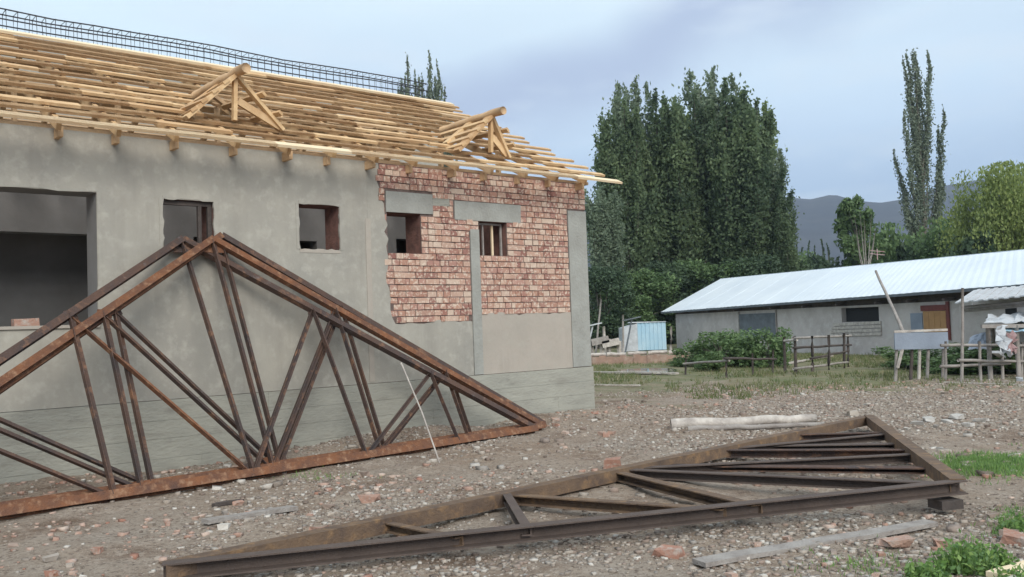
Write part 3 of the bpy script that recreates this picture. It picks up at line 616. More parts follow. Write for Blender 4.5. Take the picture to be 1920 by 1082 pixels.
o = scatter('brick_rubble', 2500, (-7, 11), (4.8, 20), .014, .06, 'brick_frag', lambda x, y: np.clip(.1+2.0*vn(x, y, .5, 12)+1.0*np.exp(-(((x-KC.x)*N.x+(y-KC.y)*N.y+.4)/.5)**2), .02, 1))
o['label'] = 'crumbled pink brick pieces scattered over the yard'
o = scatter('debris', 1500, (-6.5, 10), (5.0, 18), .02, .085, 'stone', lambda x, y: np.clip(-.1+2.6*vn(x, y, .8, 31), 0, 1), 2.0)
o['label'] = 'coarser broken stones gathered in loose patches on the yard'
# larger single pieces
def rock_thing(px, py, s_, m_, label, cat='stone', group=None, name='rubble_stone', fl=1.):
    p = gp(px, py); p.z = gz(p.x, p.y); r = random.Random(int(px*7+py)); V, Fq = PRO[r.randrange(14)]; V = V*s_*np.array([1.25, .9, fl]); V[:, 2] += s_*.22
    me = bpy.data.meshes.new(name); me.from_pydata(V.tolist(), [], Fq.tolist()); me.materials.append(M[m_]); o = bpy.data.objects.new(name, me); COL.objects.link(o); o.location = p; o.rotation_euler = (0, 0, r.uniform(0, 6)); return tag(o, label, cat, group)
rock_thing(682, 884, .10, 'stone', 'pale stone beside the orange bottom chord of the stacked trusses'); rock_thing(1148, 876, .14, 'brick_frag', 'flat pink brick lump between the two groups of trusses', 'brick lump')
rock_thing(598, 1004, .13, 'brick_frag', 'upright pale brick shard behind the left end of the flat truss', 'brick shard', fl=1.6); rock_thing(690, 935, .10, 'brick_frag', 'pinkish brick lump in the middle of the gravel', 'brick lump')
rock_thing(1252, 1030, .11, 'brick_frag', 'pink brick chunk in front of the flat truss, left of the long board', 'brick chunk'); 
rock_thing(1680, 1010, .16, 'brick_frag', 'broad pink brick slab fragment right of the long board', 'brick fragment', fl=.5); rock_thing(1762, 1005, .07, 'brick_frag', 'small brown chip near the corner end of the flat truss', 'chip')
rock_thing(1600, 772, .16, 'stone', 'flat whitish stone on the bare ground behind the flat truss', fl=.6); rock_thing(1895, 985, .09, 'stone', 'white lump of rubble at the edge of the weed patch')
rock_thing(1905, 1000, .11, 'brick_frag', 'red brick lump beside the white lump near the weeds', 'brick lump'); rock_thing(1860, 950, .07, 'stone', 'small pale stone to the right of the flat truss corner')
for i, (x, y) in enumerate(sorted([(1720, 790), (1740, 786), (1755, 793), (1775, 788), (1795, 784), (1815, 791), (1838, 786), (1850, 793), (1810, 798), (1700, 797)])): rock_thing(x, y, .07+.03*(i % 3), 'white_rubble' if i % 3 else 'stone', f"{['first', 'second', 'third', 'fourth', 'fifth', 'sixth', 'seventh', 'eighth', 'ninth', 'tenth'][i]} from the left of the whitish rubble pieces right of the log", 'rubble piece', 'pale rubble heap', 'rubble_piece', .6)
random.seed(21)
def ordinal(n): return (['first', 'second', 'third', 'fourth', 'fifth', 'sixth', 'seventh', 'eighth', 'ninth', 'tenth', 'eleventh', 'twelfth', 'thirteenth', 'fourteenth', 'fifteenth', 'sixteenth', 'seventeenth', 'eighteenth', 'nineteenth', 'twentieth', 'twenty-first', 'twenty-second', 'twenty-third', 'twenty-fourth'])[n]
def rubble_row(pts, szf, noun, where, group, name):
    pts = sorted(pts)
    for i, (x, y) in enumerate(pts):
        red = random.random() < .5; rock_thing(x, y, szf(), 'brick_frag' if red else 'stone', f"{ordinal(i)} from the left of the {noun}s {where}, {'pinkish' if red else 'greyish'}", noun, group, name)
pts = []
while len(pts) < 24:
    x = random.uniform(5, 760); y = 1000+random.uniform(-20, 70)-x*.17+random.uniform(0, 40)
    if y < 1072 and y+x*.17 > 1005: pts.append((x, y))
rubble_row(pts, lambda: random.uniform(.03, .06), 'rubble chunk', 'in front of the standing trusses', 'chunks in front of the standing trusses', 'rubble_chunk')
rubble_row([(random.uniform(1040, 1180), random.uniform(778, 812)) for i in range(18)], lambda: random.uniform(.05, .085), 'brick piece', 'at the foot of the building corner', 'brick spoil at the building corner', 'brick_piece')
pts = []
while len(pts) < 18:
    x = random.uniform(1200, 1900); y = random.uniform(985, 1078)
    if not (x > 1660 and y > 1000): pts.append((x, y))
rubble_row(pts, lambda: random.uniform(.025, .045), 'small chunk', 'in front of the lying truss', 'chunks in front of the lying truss', 'rubble_chunk')
# ================================================================== VEGETATION
def leaf_mesh(name, C3, size, m_, up_bias=0.):
    n = len(C3); a = RNG.normal(size=(n, 3)); a[:, 2] += up_bias; a /= np.linalg.norm(a, axis=1)[:, None]; b_ = RNG.normal(size=(n, 3)); b_ -= (b_*a).sum(1)[:, None]*a; b_ /= np.linalg.norm(b_, axis=1)[:, None]
    s_ = (np.asarray(size)*RNG.uniform(.6, 1.3, n))[:, None]; C3 = np.asarray(C3)
    V = np.stack([C3-a*s_, C3+b_*s_*.55, C3+a*s_, C3-b_*s_*.55], 1).reshape(-1, 3); Fq = np.arange(n*4).reshape(-1, 4); return fast_mesh(name, V, Fq, m_)
def poplar(H, Rr, nl, nleaf, ls, m_, base_f=.06, bare=.0, limb_top=None, spread=1., seed=0, wscale=1., spec=None):
    """returns foliage mesh, trunk mesh"""
    global RNG
    RNG = np.random.default_rng(seed); tr = MB(); limbs = []
    top = np.array([RNG.uniform(-.2, .2), RNG.uniform(-.2, .2), H]); limbs.append((np.zeros(3), top, 1.0))
    tr.tube([(0, 0, -.3), (0, 0, H*.3), tuple(top*.75), tuple(top)], [H*.014+.06, H*.011+.03, H*.005+.01, .01], 8)
    for i in range(nl):
        z0 = H*(base_f+(.62-base_f)*RNG.random()**1.1); an = RNG.uniform(0, 6.283); rr = Rr*RNG.uniform(.3, 1.0)*spread*(1-.3*z0/H); L = H*RNG.uniform(.25, .5)*(1.1-.4*z0/H); z1 = min(z0+L+rr, H*RNG.uniform(.84, .99))
        p0 = np.array([0, 0, z0]); p1 = np.array([math.cos(an)*rr, math.sin(an)*rr, z1]); limbs.append((p0, p1, .55+.3*RNG.random()))
        mid = p0*.5+p1*.5; mid[:2] = p1[:2]*.75; tr.tube([tuple(p0), tuple(mid), tuple(p1)], [.045*H/18, .028*H/18, .006], 5)
    if spec:
        limbs = limbs[:1]; tr = MB(); tr.tube([(0, 0, -.3), (0, 0, H*.3), tuple(top*.75), tuple(top)], [H*.014+.04, H*.010+.02, H*.004+.01, .01], 8)
        for (xa, za, xb, zb_, wd) in spec:
            ya = RNG.uniform(-.9, .9); p0 = np.array([xa, 0, za*H]); p1 = np.array([xb, ya, zb_*H]); limbs.append((p0, p1, wd)); mid = p0*.5+p1*.5; mid[0] = xa+(xb-xa)*.72; tr.tube([tuple(p0), tuple(mid), tuple(p1)], [.06, .035, .008], 5)
    C = []; per = nleaf//len(limbs)
    for k, (p0, p1, wd) in enumerate(limbs):
        n = int(per*(2.2 if k == 0 else .93)); u = RNG.beta(1.5, 1.25, n)*(1-(bare if k == 0 else 0))+(bare if k == 0 else 0); u = np.clip(u, .02, 1.0)
        bend = np.sqrt(u) if k else u
        c = np.stack([p0[0]+(p1[0]-p0[0])*bend, p0[1]+(p1[1]-p0[1])*bend, p0[2]+(p1[2]-p0[2])*u], 1)
        # small upright sprays around each limb
        ns = max(6, n//26); su = RNG.integers(0, ns, n); ph = RNG.uniform(0, 6.283, ns)[su]; rad = Rr*.38*wscale*wd*(np.sin(np.pi*np.clip(u, 0, 1)**.8)**.7*.9+.10)
        r = rad*np.sqrt(RNG.random(n))*(.35+.65*RNG.random(ns)[su])*np.exp(RNG.normal(0, .32, n)); c[:, 0] += np.cos(ph+RNG.normal(0, .5, n))*r; c[:, 1] += np.sin(ph+RNG.normal(0, .5, n))*r; c[:, 2] += RNG.normal(0, .25, n)+r*.5; wav = np.sin(c[:, 2]*(1.1+.5*(k % 3))+k*1.7)*.16*wscale; c[:, 0] += wav; c[:, 1] += wav*.6
        c[:, 2] = np.minimum(c[:, 2], H*1.01); C.append(c)
    C = np.concatenate(C); return leaf_mesh('crown', C, ls, m_, .8), tr.mesh('trunk', 'bark', smooth=True)
def place_tree(name, meshes, p, rz, sc, label, cat='tree', group=None, lean_=0):
    T = thing(name, p, label, cat, group)
    T.rotation_euler = (0, lean_, rz); T.scale = sc
    for nm, me in zip(('crown', 'trunk'), meshes):
        o = bpy.data.objects.new(nm, me); COL.objects.link(o); o.parent = T
    return T
def on_ground(px, Y): q = dp(px, 600, Y); return Vector((q.x, Y, gz(q.x, Y)))
def top_h(px, py, Y): return dp(px, py, Y).z-gz(0, Y)
PV = [poplar(20, 3.1, 26, 25000, .175, ('leaf', 'leaf_grey', 'leaf', 'leaf_fresh')[i], seed=i+31, wscale=1.3) for i in range(4)]
ORD = ['leftmost', 'second', 'third', 'fourth', 'fifth', 'sixth', 'seventh', 'eighth', 'ninth', 'tenth', 'eleventh']
clump = [(1166, 190, 66, .85), (1192, 148, 70, .9), (1228, 172, 68, 1.0), (1262, 182, 72, 1.0), (1296, 178, 67, 1.0), (1336, 130, 71, 1.1), (1358, 152, 66, 1.0), (1390, 172, 69, 1.0), (1414, 190, 65, .95), (1434, 270, 67, .8), (1456, 345, 64, .6)]
for i, (px, py, Y, wsc) in enumerate(clump):
    h = top_h(px, py, Y); base_ = on_ground(px+ (541-py)*0.0, Y); base_.x -= (600-py)*.035*Y/FPX*-0.0
    pt = dp(px, py, Y); base_.x = pt.x; s_ = h/20
    lab = f'{ORD[i]} poplar from the left in the dense clump behind the barn' if i else 'leftmost poplar of the dense clump behind the barn'
    if i == 5: lab = 'tallest poplar, right of centre in the dense clump behind the barn'
    if i == 10: lab = 'short rightmost poplar at the edge of the dense clump'
    place_tree('poplar_tree', PV[i % 4], base_, i*1.7, (wsc*.9, wsc*.9, s_), lab, 'tree', 'poplars in the dense clump')
bl = dp(1128, 355, 58); place_tree('poplar_tree', PV[1], Vector((bl.x, 58, 0)), 2.2, (.62, .62, top_h(1128, 352, 58)/20), 'low poplar showing between the building corner and the dense clump', 'tree')
# inner filler trees low in the clump
def round_tree(H, Rr, n, ls, m_, seed, low=.1, droop=0, lumps=22, base_h=.25):
    global RNG
    RNG = np.random.default_rng(seed); tr = MB(); tr.tube([(0, 0, -.3), (.05, 0, H*.3), (0, .1, H*.6)], [H*.03+.03, H*.022+.02, H*.008], 7); C = []
    for i in range(lumps):
        an = RNG.uniform(0, 6.283); zc_ = H*(base_h+(.88-base_h)*RNG.random()); env = Rr*(math.sin(math.pi*min(.97, (zc_/H-low)/(1.08-low)))**.6); rr = env*math.sqrt(RNG.random())*.85; c0 = np.array([math.cos(an)*rr, math.sin(an)*rr, zc_]); lr = Rr*RNG.uniform(.22, .42)
        k = n//lumps; v = RNG.normal(size=(k, 3)); v /= np.linalg.norm(v, axis=1)[:, None]; v *= (RNG.random(k)**.45)[:, None]*lr*np.array([1, 1, 1.0+droop]); C.append(c0+v)
        tr.tube([(0, 0, H*.22), tuple(c0*np.array([.5, .5, .8])), tuple(c0)], [.03*H/6+.01, .02*H/6+.006, .006], 5)
    C = np.concatenate(C); C[:, 2] = np.clip(C[:, 2], 0.02, H*1.02); return leaf_mesh('crown', C, ls, m_, .3 if not droop else 1.2), tr.mesh('trunk', 'bark', smooth=True)
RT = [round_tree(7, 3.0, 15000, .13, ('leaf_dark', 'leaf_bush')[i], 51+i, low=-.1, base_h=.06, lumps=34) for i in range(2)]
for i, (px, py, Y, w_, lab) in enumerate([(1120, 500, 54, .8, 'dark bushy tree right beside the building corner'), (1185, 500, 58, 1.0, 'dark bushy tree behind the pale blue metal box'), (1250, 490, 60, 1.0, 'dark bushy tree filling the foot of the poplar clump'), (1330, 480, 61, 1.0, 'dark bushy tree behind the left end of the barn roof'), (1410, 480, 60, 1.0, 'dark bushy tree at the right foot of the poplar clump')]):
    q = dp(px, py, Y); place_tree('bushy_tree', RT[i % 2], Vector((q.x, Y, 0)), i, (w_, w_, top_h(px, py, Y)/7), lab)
# lone sparse poplar
LS = []
for (xa, ya, xb, yb, wd) in [(1717, 330, 1697, 108, .42), (1716, 300, 1705, 98, .42), (1718, 290, 1726, 97, .42), (1720, 310, 1739, 102, .42), (1721, 330, 1748, 98, .40), (1716, 360, 1708, 150, .5), (1720, 350, 1732, 150, .5), (1715, 400, 1704, 215, .5), (1722, 400, 1738, 215, .5),
    (1712, 430, 1683, 203, .48), (1710, 440, 1692, 238, .5), (1708, 440, 1676, 272, .42), (1706, 450, 1681, 330, .4), (1726, 410, 1763, 203, .44), (1728, 425, 1757, 235, .42), (1730, 430, 1752, 290, .42), (1730, 445, 1760, 325, .4), (1716, 460, 1715, 300, .55), (1712, 470, 1698, 380, .5), (1724, 470, 1742, 375, .5)]:
    LS.append(((xa-1718)/22.3, (585-ya)/490, (xb-1718)/22.3, (585-yb)/490, wd))
LP = poplar(22, 3.0, 1, 22000, .11, 'leaf_lone', base_f=.12, seed=78, wscale=.9, spec=LS, bare=.25)
q = dp(1716, 97, 78); place_tree('poplar_tree', LP, Vector((q.x, 78, 0)), .0, (1, 1, top_h(1716, 97, 78)/22), 'lone tall sparse poplar standing right of the clump against the sky')
# poplars over the roof
TP = poplar(20, 1.9, 14, 9000, .14, 'leaf_lone', base_f=.3, seed=81)
for (px, py, lab) in ((762, 106, 'left of the two thin poplar tops above the roof ridge'), (806, 97, 'right and taller of the two thin poplar tops above the roof ridge'), (832, 165, 'small poplar tip just right of the rebar cage end')):
    q = dp(px, py, 72); place_tree('poplar_tree', TP, Vector((q.x, 72, 0)), px*.1, (.75, .75, top_h(px, py, 72)/20), lab)
ST = round_tree(9, 1.9, 5200, .16, 'leaf_bush', 91, base_h=.2, lumps=26)
q = dp(1608, 342, 66); place_tree('small_tree', ST, Vector((q.x, 66, 0)), .5, (1.0, 1.0, top_h(1615, 342, 66)/9), 'small green tree behind the barn between the clump and the lone poplar')
# dead tree in front of it
b = MB(); q = dp(1622, 470, 60); root = Vector((q.x, 60, 0)); random.seed(9)
b.tube([root, root+Vector((0, 0, 4.6)), root+Vector((.1, 0, 5.0))], [.12, .08, .05], 7)
tips = [(1602, 405), (1612, 396), (1620, 412), (1634, 402), (1643, 418), (1604, 432), (1640, 438)]
for (tx, ty) in tips:
    tp_ = dp(tx, ty, 60+random.uniform(-.6, .6)); st_ = root+Vector((0, 0, random.uniform(3.4, 4.4))); md = st_.lerp(tp_, .5)+Vector((random.uniform(-.1, .1), 0, -.25)); b.tube([st_, md, tp_], [.045, .03, .012], 5)
DT = thing('dead_tree', root, 'bare bleached dead tree in front of the small green tree behind the barn', 'tree'); b.build('trunk', 'grey_wood', DT, smooth=True)
WT = round_tree(9, 4.2, 30000, .12, 'leaf_willow', 95, low=-.15, droop=.9, lumps=60, base_h=.10)
q = dp(1868, 318, 56); place_tree('willow_tree', WT, Vector((q.x, 56, 0)), .2, (.78, .78, top_h(1868, 322, 56)/9), 'yellow green willow behind the barn at the right edge')
q = dp(1950, 325, 60); place_tree('willow_tree', WT, Vector((q.x, 60, 0)), 2.4, (.85, .85, top_h(1950, 318, 60)/9), 'second yellow green willow, cut by the right edge of the view')
HB = round_tree(5, 2.6, 6200, .16, 'leaf_bush', 97, low=-.3, base_h=.05, lumps=30); HD = round_tree(5, 2.2, 5200, .16, 'leaf_dark', 98, low=-.3, base_h=.05, lumps=30)
hb = [(1500, 478, 90, HB), (1550, 470, 84, HD), (1590, 440, 72, HD), (1650, 445, 70, HB), (1690, 448, 66, HD), (1745, 430, 62, HD), (1790, 425, 60, HB), (1830, 418, 54, HD), (1470, 475, 80, HD), (1660, 425, 68, HB), (1762, 418, 64, HB)]
hb.sort(key=lambda v: v[0])
for i, (px, py, Y, me) in enumerate(hb):
    q = dp(px, py, Y); place_tree('hedge_bush', me, Vector((q.x, Y, 0)), i*2.1, (1.1, 1.1, top_h(px, py, Y)/5), f'{ORD[i]} bush from the left in the row showing over the barn ridge' if i else 'leftmost bush in the row showing over the barn ridge', 'bush', 'bushes showing over the barn ridge')
FT = poplar(9, .7, 5, 900, .18, 'leaf_dark', seed=99)
for i, px in enumerate((1484, 1494, 1503, 1516, 1527, 1541, 1552)):
    Y = 130; py = 452+(i*7 % 5)*4; q = dp(px, py, Y); place_tree('poplar_tree', FT, Vector((q.x, Y, 0)), i, (1.0, 1.0, top_h(px, py, Y)/9), f'{ORD[i]} tiny distant poplar from the left at the foot of the hills' if i else 'leftmost tiny distant poplar at the foot of the hills', 'tree', 'tiny distant poplars')
# bushes before the barn
BB = [round_tree(2, 1.3, 3600, .085, 'leaf_bush', 101+i, low=-.5, base_h=.05, lumps=22) for i in range(2)]
for i, (px, py, Y, w_, lab) in enumerate([(1305, 640, 30, .7, 'low ragged bush at the left of the bush row before the barn'), (1350, 622, 29, .95, 'dense green bush, second from the left before the barn'), (1395, 618, 30, 1.05, 'largest green bush before the barn'), (1440, 615, 28, .7, 'tall green bush beside the corral fence'), (1335, 655, 27, .5, 'low bush in front of the dense green bush'), (1700, 662, 24.5, .8, 'bush growing behind the blue grey board'), (1790, 648, 22.5, .9, 'bush at the fence right of the blue grey board'), (1850, 640, 22, 1.0, 'bush under the plastic covered pile'), (1905, 640, 21.5, 1.0, 'bush at the right edge below the covered pile')]):
    q = dp(px, py, Y); place_tree('bush', BB[i % 2], Vector((q.x, Y, 0)), i*1.3, (w_, w_, max(.3, top_h(px, py, Y)/2)), lab, 'bush', 'bushes before the barn')
# grass
def tufts(name, pts, hmin, hmax, per, m_, label, wd=.006):
    pts = np.asarray(pts); n = len(pts)*per; P = np.repeat(pts, per, 0)+np.concatenate([RNG.normal(0, .06, (n, 2)), np.zeros((n, 1))], 1); P[:, 2] = gh(P[:, 0], P[:, 1])-.01; a = RNG.uniform(0, 6.283, n); d = np.stack([np.cos(a), np.sin(a), np.zeros(n)], 1); h = RNG.uniform(hmin, hmax, n)[:, None]; ln = RNG.normal(0, .35, (n, 2)); tip = P+np.concatenate([ln, np.ones((n, 1))], 1)*h; V = np.stack([P-d*wd, P+d*wd, tip], 1).reshape(-1, 3); me = fast_mesh(name, V, np.arange(n*3).reshape(-1, 3), m_); o = bpy.data.objects.new(name, me); COL.objects.link(o); tag(o, label, 'grass'); o['kind'] = 'stuff'
RNG = np.random.default_rng(5)
x = RNG.uniform(-1, 26, 14000); y = RNG.uniform(17.5, 36, 14000); off = (x-KC.x)*N.x+(y-KC.y)*N.y; sv_ = (x-KC.x)*W.x+(y-KC.y)*W.y
ok = ((off < -.2) | (sv_ > .4)) & (RNG.random(14000) < np.clip(.15+2.2*vn(x, y, .45, 20)+(y-20)*.07, 0, 1)) & (x < .62*y+1.5)
wx = gp(1218, 692); ok &= ~((np.abs(x-wx.x) < 1.0) & (np.abs(y-wx.y) < 2.0))
pt = np.stack([x[ok], y[ok], 0*x[ok]], 1); k = len(pt)//3; tufts('grass', pt[k:], .04, .15, 7, 'grass', 'short green grass between the yard and the barn', .012); tufts('dry_grass', pt[:k], .04, .14, 7, 'dry_grass', 'dry straw coloured grass between the yard and the barn', .012)
def patch(cx, cy, sx, sy, n):
    a = [];
    for _ in range(n): p = gp(cx+RNG.normal(0, sx), cy+RNG.normal(0, sy)); a.append((p.x, p.y, 0))
    return a
tufts('grass_patch', patch(1870, 868, 45, 11, 620)+patch(1800, 860, 30, 6, 140), .02, .075, 8, 'leaf_weed', 'bright green grass patch at the right of the yard', .007)
tufts('weeds', patch(1900, 965, 25, 14, 120)+patch(1640, 1045, 60, 16, 60)+patch(590, 885, 60, 4, 40), .02, .06, 6, 'leaf_weed', 'sparse low weeds dotted over the rubble', .006)
# leafy weed at the lower right: many broad leaves on short stems
def weed(px, py, rad, h, n, label, seed):
    global RNG
    RNG = np.random.default_rng(seed); p = gp(px, py); p.z = gz(p.x, p.y); T = thing('leafy_weed', p, label, 'plant', 'leafy weeds in the lower right'); st = MB(); C = []
    for i in range(n):
        a = RNG.uniform(0, 6.28); r = rad*math.sqrt(RNG.random()); hh = h*(.35+.65*RNG.random())*(1-.5*(r/rad)**2); tip = (math.cos(a)*r, math.sin(a)*r, hh); st.tube([(math.cos(a)*r*.5, math.sin(a)*r*.5, -.02), tuple(np.array(tip)*np.array([.9, .9, .6])), tip], [.003, .0025, .0015], 4)
        k = 9; u = RNG.uniform(.25, 1, k)[:, None]; C.append(np.array([[math.cos(a)*r*.8, math.sin(a)*r*.8, 0]])*(1)+np.array([[0, 0, hh]])*u+RNG.normal(0, .022, (k, 3)))
    C = np.concatenate(C); o = bpy.data.objects.new('leaves', leaf_mesh('leaves', C, .018, 'leaf_weed', .2)); COL.objects.link(o); o.parent = T
    o = bpy.data.objects.new('stems', st.mesh('stems', 'leaf_weed')); COL.objects.link(o); o.parent = T
weed(1810, 1062, .19, .24, 110, 'largest leafy weed clump in the lower right corner', 3); weed(1738, 1085, .13, .13, 50, 'low leafy weed left of the largest clump', 4); weed(1862, 1045, .12, .16, 50, 'leafy weed right behind the largest clump', 6); weed(1905, 978, .14, .12, 45, 'leafy weed beside the white and red lumps', 7); weed(1905, 1092, .12, .14, 40, 'leafy weed at the bottom edge beside the pale board', 8)
# ================================================================== BARN
zb = -.05
E0, E1 = dp(1239, 585, 50), dp(1920, 533, 25.9); dirb = (E1-E0); dirb.z = 0
R0, R1 = dp(1350, 523.5, 50.7), dp(1920, 469.1, 30.0)
def ext(a, c, k): return a+(c-a)*k
E2 = ext(E0, E1, 1.45); R2 = ext(R0, R1, 1.45)
BN = thing('barn', Vector(((E0.x+E1.x)/2, (E0.y+E1.y)/2, 0)), 'long low grey barn with a shining sheet metal roof', 'barn')
bd = dirb.normalized(); bn = Vector((-bd.y, bd.x, 0));  bn = bn if bn.x > 0 else -bn
npan = 34; dk = MB()
for i in range(npan):           # roof sheets, each lapped a little over the next
    f0, f1 = i/npan, (i+1)/npan; b = MB(); lift = .006*(i % 2); a, c = E0.lerp(E2, f0), E0.lerp(E2, f1); d_, e_ = R0.lerp(R2, f0), R0.lerp(R2, f1)
    nr = 6
    pts = []
    for (q0, q1) in ((a, d_), (c, e_)): pts.append((q0+UP*lift, q1+UP*lift))
    k = len(b.v)
    for j in range(nr+1):       # ribs
        g = j/nr; lo = pts[0][0].lerp(pts[1][0], g); hi = pts[0][1].lerp(pts[1][1], g); hz = .009 if j % 2 else 0
        b.v += [tuple(lo+UP*hz), tuple(hi+UP*hz), tuple(hi+UP*(hz-.01)), tuple(lo+UP*(hz-.01))]
    for j in range(nr): q = k+j*4; b.f += [(q, q+4, q+5, q+1), (q+3, q+2, q+6, q+7), (q, q+3, q+7, q+4), (q+1, q+5, q+6, q+2)]
    b.f += [(k, k+1, k+2, k+3), (k+nr*4, k+nr*4+3, k+nr*4+2, k+nr*4+1)]
    b.build('roof_sheet', 'sheet_roof', BN)
# far slope
b = MB(); bk0 = R0+bn*3.0-UP*1.5; bk2 = R2+bn*3.0-UP*1.3; b.box8([R0, R2, bk2, bk0, R0+UP*.03, R2+UP*.03, bk2+UP*.03, bk0+UP*.03]); b.build('rear_roof', 'sheet_roof', BN)
WS = E0+bn*.45+bd*.9; WS.z = zb; WE = E2+bn*.45-bd*.2; WE.z = zb; WL = (WE-WS).length
zt = lambda a: (E0.lerp(E2, max(0, min(1, a/WL)))).z-.06
def BP(s_, o_, z_): return WS+bd*s_+bn*o_+UP*z_
def s_at(px):   # barn wall coordinate under a picture column
    n_ = bn; p = onpl(px, 590, WS, n_); return (p-WS).dot(bd)
wins = [(s_at(1578), s_at(1648), 1.25, 1.78)]
b = MB(); b.holes(0, WL, -.1, 1.86, wins, 0, .35, BP); b.build('wall', 'adobe', BN)
b = MB(); b.prism([(0, 1.861), (WL, 1.861), (WL, zt(WL)-zb+.02), (0, zt(0)-zb+.02)], .02, .3, BP); b.build('wall_plate', 'dark_wood', BN)
b = MB(); b.box8([BP(0, .36, -.1), BP(.3, .36, -.1), BP(.3, 5.6, -.1), BP(0, 5.6, -.1), BP(0, .36, 1.86), BP(.3, .36, 1.86), BP(.3, 5.6, 1.86), BP(0, 5.6, 1.86)]); b.build('gable_wall', 'adobe', BN)
b = MB(); b.sbox(0, WL, 5.3, 5.6, -.1, 1.86, BP); b.build('rear_wall', 'adobe', BN)
b = MB(); b.beam(E0-UP*.05+bn*.02, E2-UP*.05+bn*.02, .03, .09, UP); b.build('eave_board', 'dark_sheet', BN)
random.seed(3)
for px in (1290, 1340, 1390, 1460, 1520, 1585, 1660, 1720, 1790, 1860): s_ = s_at(px); b = MB(); b.beam(BP(s_, -.42, 1.90+.002), BP(s_, .3, 1.99), .08, .08, UP); b.build('rafter', 'dark_wood', BN)
# rows of adobe blocks are too far; shutters, boards, patches
b = MB(); b.sbox(s_at(1386), s_at(1455), -.03, -.001, .55, 1.72, BP); b.build('shutter', 'dark_sheet', BN, label='grey panel closing a doorway of the barn')
for px in (1386, 1456): b = MB(); s_ = s_at(px); b.sbox(s_-.04, s_+.04, -.05, -.002, .0, 1.84, BP); b.build('post', 'grey_wood', BN)
b = MB(); b.sbox(s_at(1576), s_at(1650), .2, .22, 1.25, 1.78, BP); b.build('window', 'black', BN)
for i in range(4):
    b = MB(); zz_ = 1.10-i*.135; s0_, s1_ = s_at(1562-i*3), s_at(1652); b.box8([BP(s0_, -.04, zz_), BP(s1_, -.04, zz_+.05), BP(s1_, -.01, zz_+.05), BP(s0_, -.01, zz_), BP(s0_, -.04, zz_+.11), BP(s1_, -.04, zz_+.16), BP(s1_, -.01, zz_+.16), BP(s0_, -.01, zz_+.11)]); b.build('plank', 'white_wood', BN)
sd0, sd1 = s_at(1733), s_at(1776)
for i in range(4): b = MB(); a_ = sd0+(sd1-sd0)*i/4; c_ = sd0+(sd1-sd0)*(i+1)/4-.012; b.sbox(a_, c_, -.05, -.01, .75, 1.55, BP); b.build('door_board', 'door_orange', BN)
b = MB(); b.sbox(sd0-.1, sd1+.1, -.06, -.012, 1.56, 1.75, BP); b.sbox(sd1+.02, sd1+.14, -.07, -.013, .6, 1.85, BP); b.build('door_frame', 'red_paint', BN)
b = MB(); b.sbox(s_at(1708), s_at(1730), -.03, -.004, .7, 1.5, BP); b.build('shutter', 'board_blue', BN, label='grey blue sheet left of the ochre boards')
# pole leaning on the barn roof, antenna
b = MB(); log(b, dp(1643, 510, 27), Vector((dp(1692, 616, 26).x, 26, dp(1692, 616, 26).z)), .035, .05, 8, .02); o = b
a = dp(1642, 508, 27.5); c = dp(1715, 668, 25); b = MB(); log(b, c, a, .06, .035, 9, .02); tag(b.build('leaning_pole', 'grey_wood', smooth=True), 'crooked grey pole leaning against the barn roof', 'pole')
b = MB(); a = ext(E0, E1, 0); rp_ = dp(1645, 478, 37); rp_.z -= .1
b.tube([rp_-UP*.1, rp_+UP*.35], .02, 5)
for dz in (.12, .25): b.tube([rp_+UP*dz+Vector((-.3, 0, .05)), rp_+UP*dz, rp_+UP*dz+Vector((.3, 0, -.03))], .014, 5)
tag(b.build('roof_antenna', 'plastic_pink'), 'small reddish twig-like antenna on the barn ridge', 'antenna')
# ---- pale blue metal box and scrap left of the barn
bx = dp(1207, 652, 47); bx.z = 0
BXT = thing('metal_cabin', bx, 'small pale blue sheet metal cabin left of the barn', 'cabin'); k_ = 47/FPX
x0, x1 = dp(1164, 652, 47).x, dp(1250, 652, 47).x; zt_ = dp(1207, 603, 47).z; n_ = 14
b = MB()
for i in range(n_):
    a_, c_ = x0+.9+(x1-x0-.9)*i/n_, x0+.9+(x1-x0-.9)*(i+1)/n_; o_ = .03*(i % 2); b.box8([(a_, 47+o_, 0), (c_, 47+o_, 0), (c_, 48.6, 0), (a_, 48.6, 0), (a_, 47+o_, zt_-.06), (c_, 47+o_, zt_-.06), (c_, 48.6, zt_-.06), (a_, 48.6, zt_-.06)])
b.build('body', 'blue_sheet', BXT); b = MB(); b.box8([(x0+.1, 46.9, -.02), (x0+.89, 46.95, -.02), (x0+.89, 48.5, -.02), (x0+.1, 48.5, -.02), (x0+.1, 46.9, zt_-.3), (x0+.89, 46.95, zt_-.08), (x0+.89, 48.5, zt_-.08), (x0+.1, 48.5, zt_-.3)]); b.build('side_panel', 'plastic_white', BXT)
b = MB(); b.box8([(x0+.6, 46.95, zt_-.055), (x1+.03, 46.95, zt_-.055), (x1+.03, 48.7, zt_-.055), (x0+.6, 48.7, zt_-.055), (x0+.65, 46.98, zt_), (x1, 46.98, zt_-.03), (x1, 48.7, zt_-.03), (x0+.65, 48.7, zt_)]); b.build('roof', 'plastic_white', BXT)
def simple_post(px, pytop, pybot, r, m_, label, tilt=0, name='post', group=None, Y=None, cat='post'):
    p = gp(px, pybot) if Y is None else Vector((dp(px, pybot, Y).x, Y, 0)); top = dp(px+tilt, pytop, p.y); p.z = gz(p.x, p.y)-.05; b = MB(); log(b, p, top, r, r*.8, 5, .01); return tag(b.build(name, m_, smooth=True), label, cat, group)
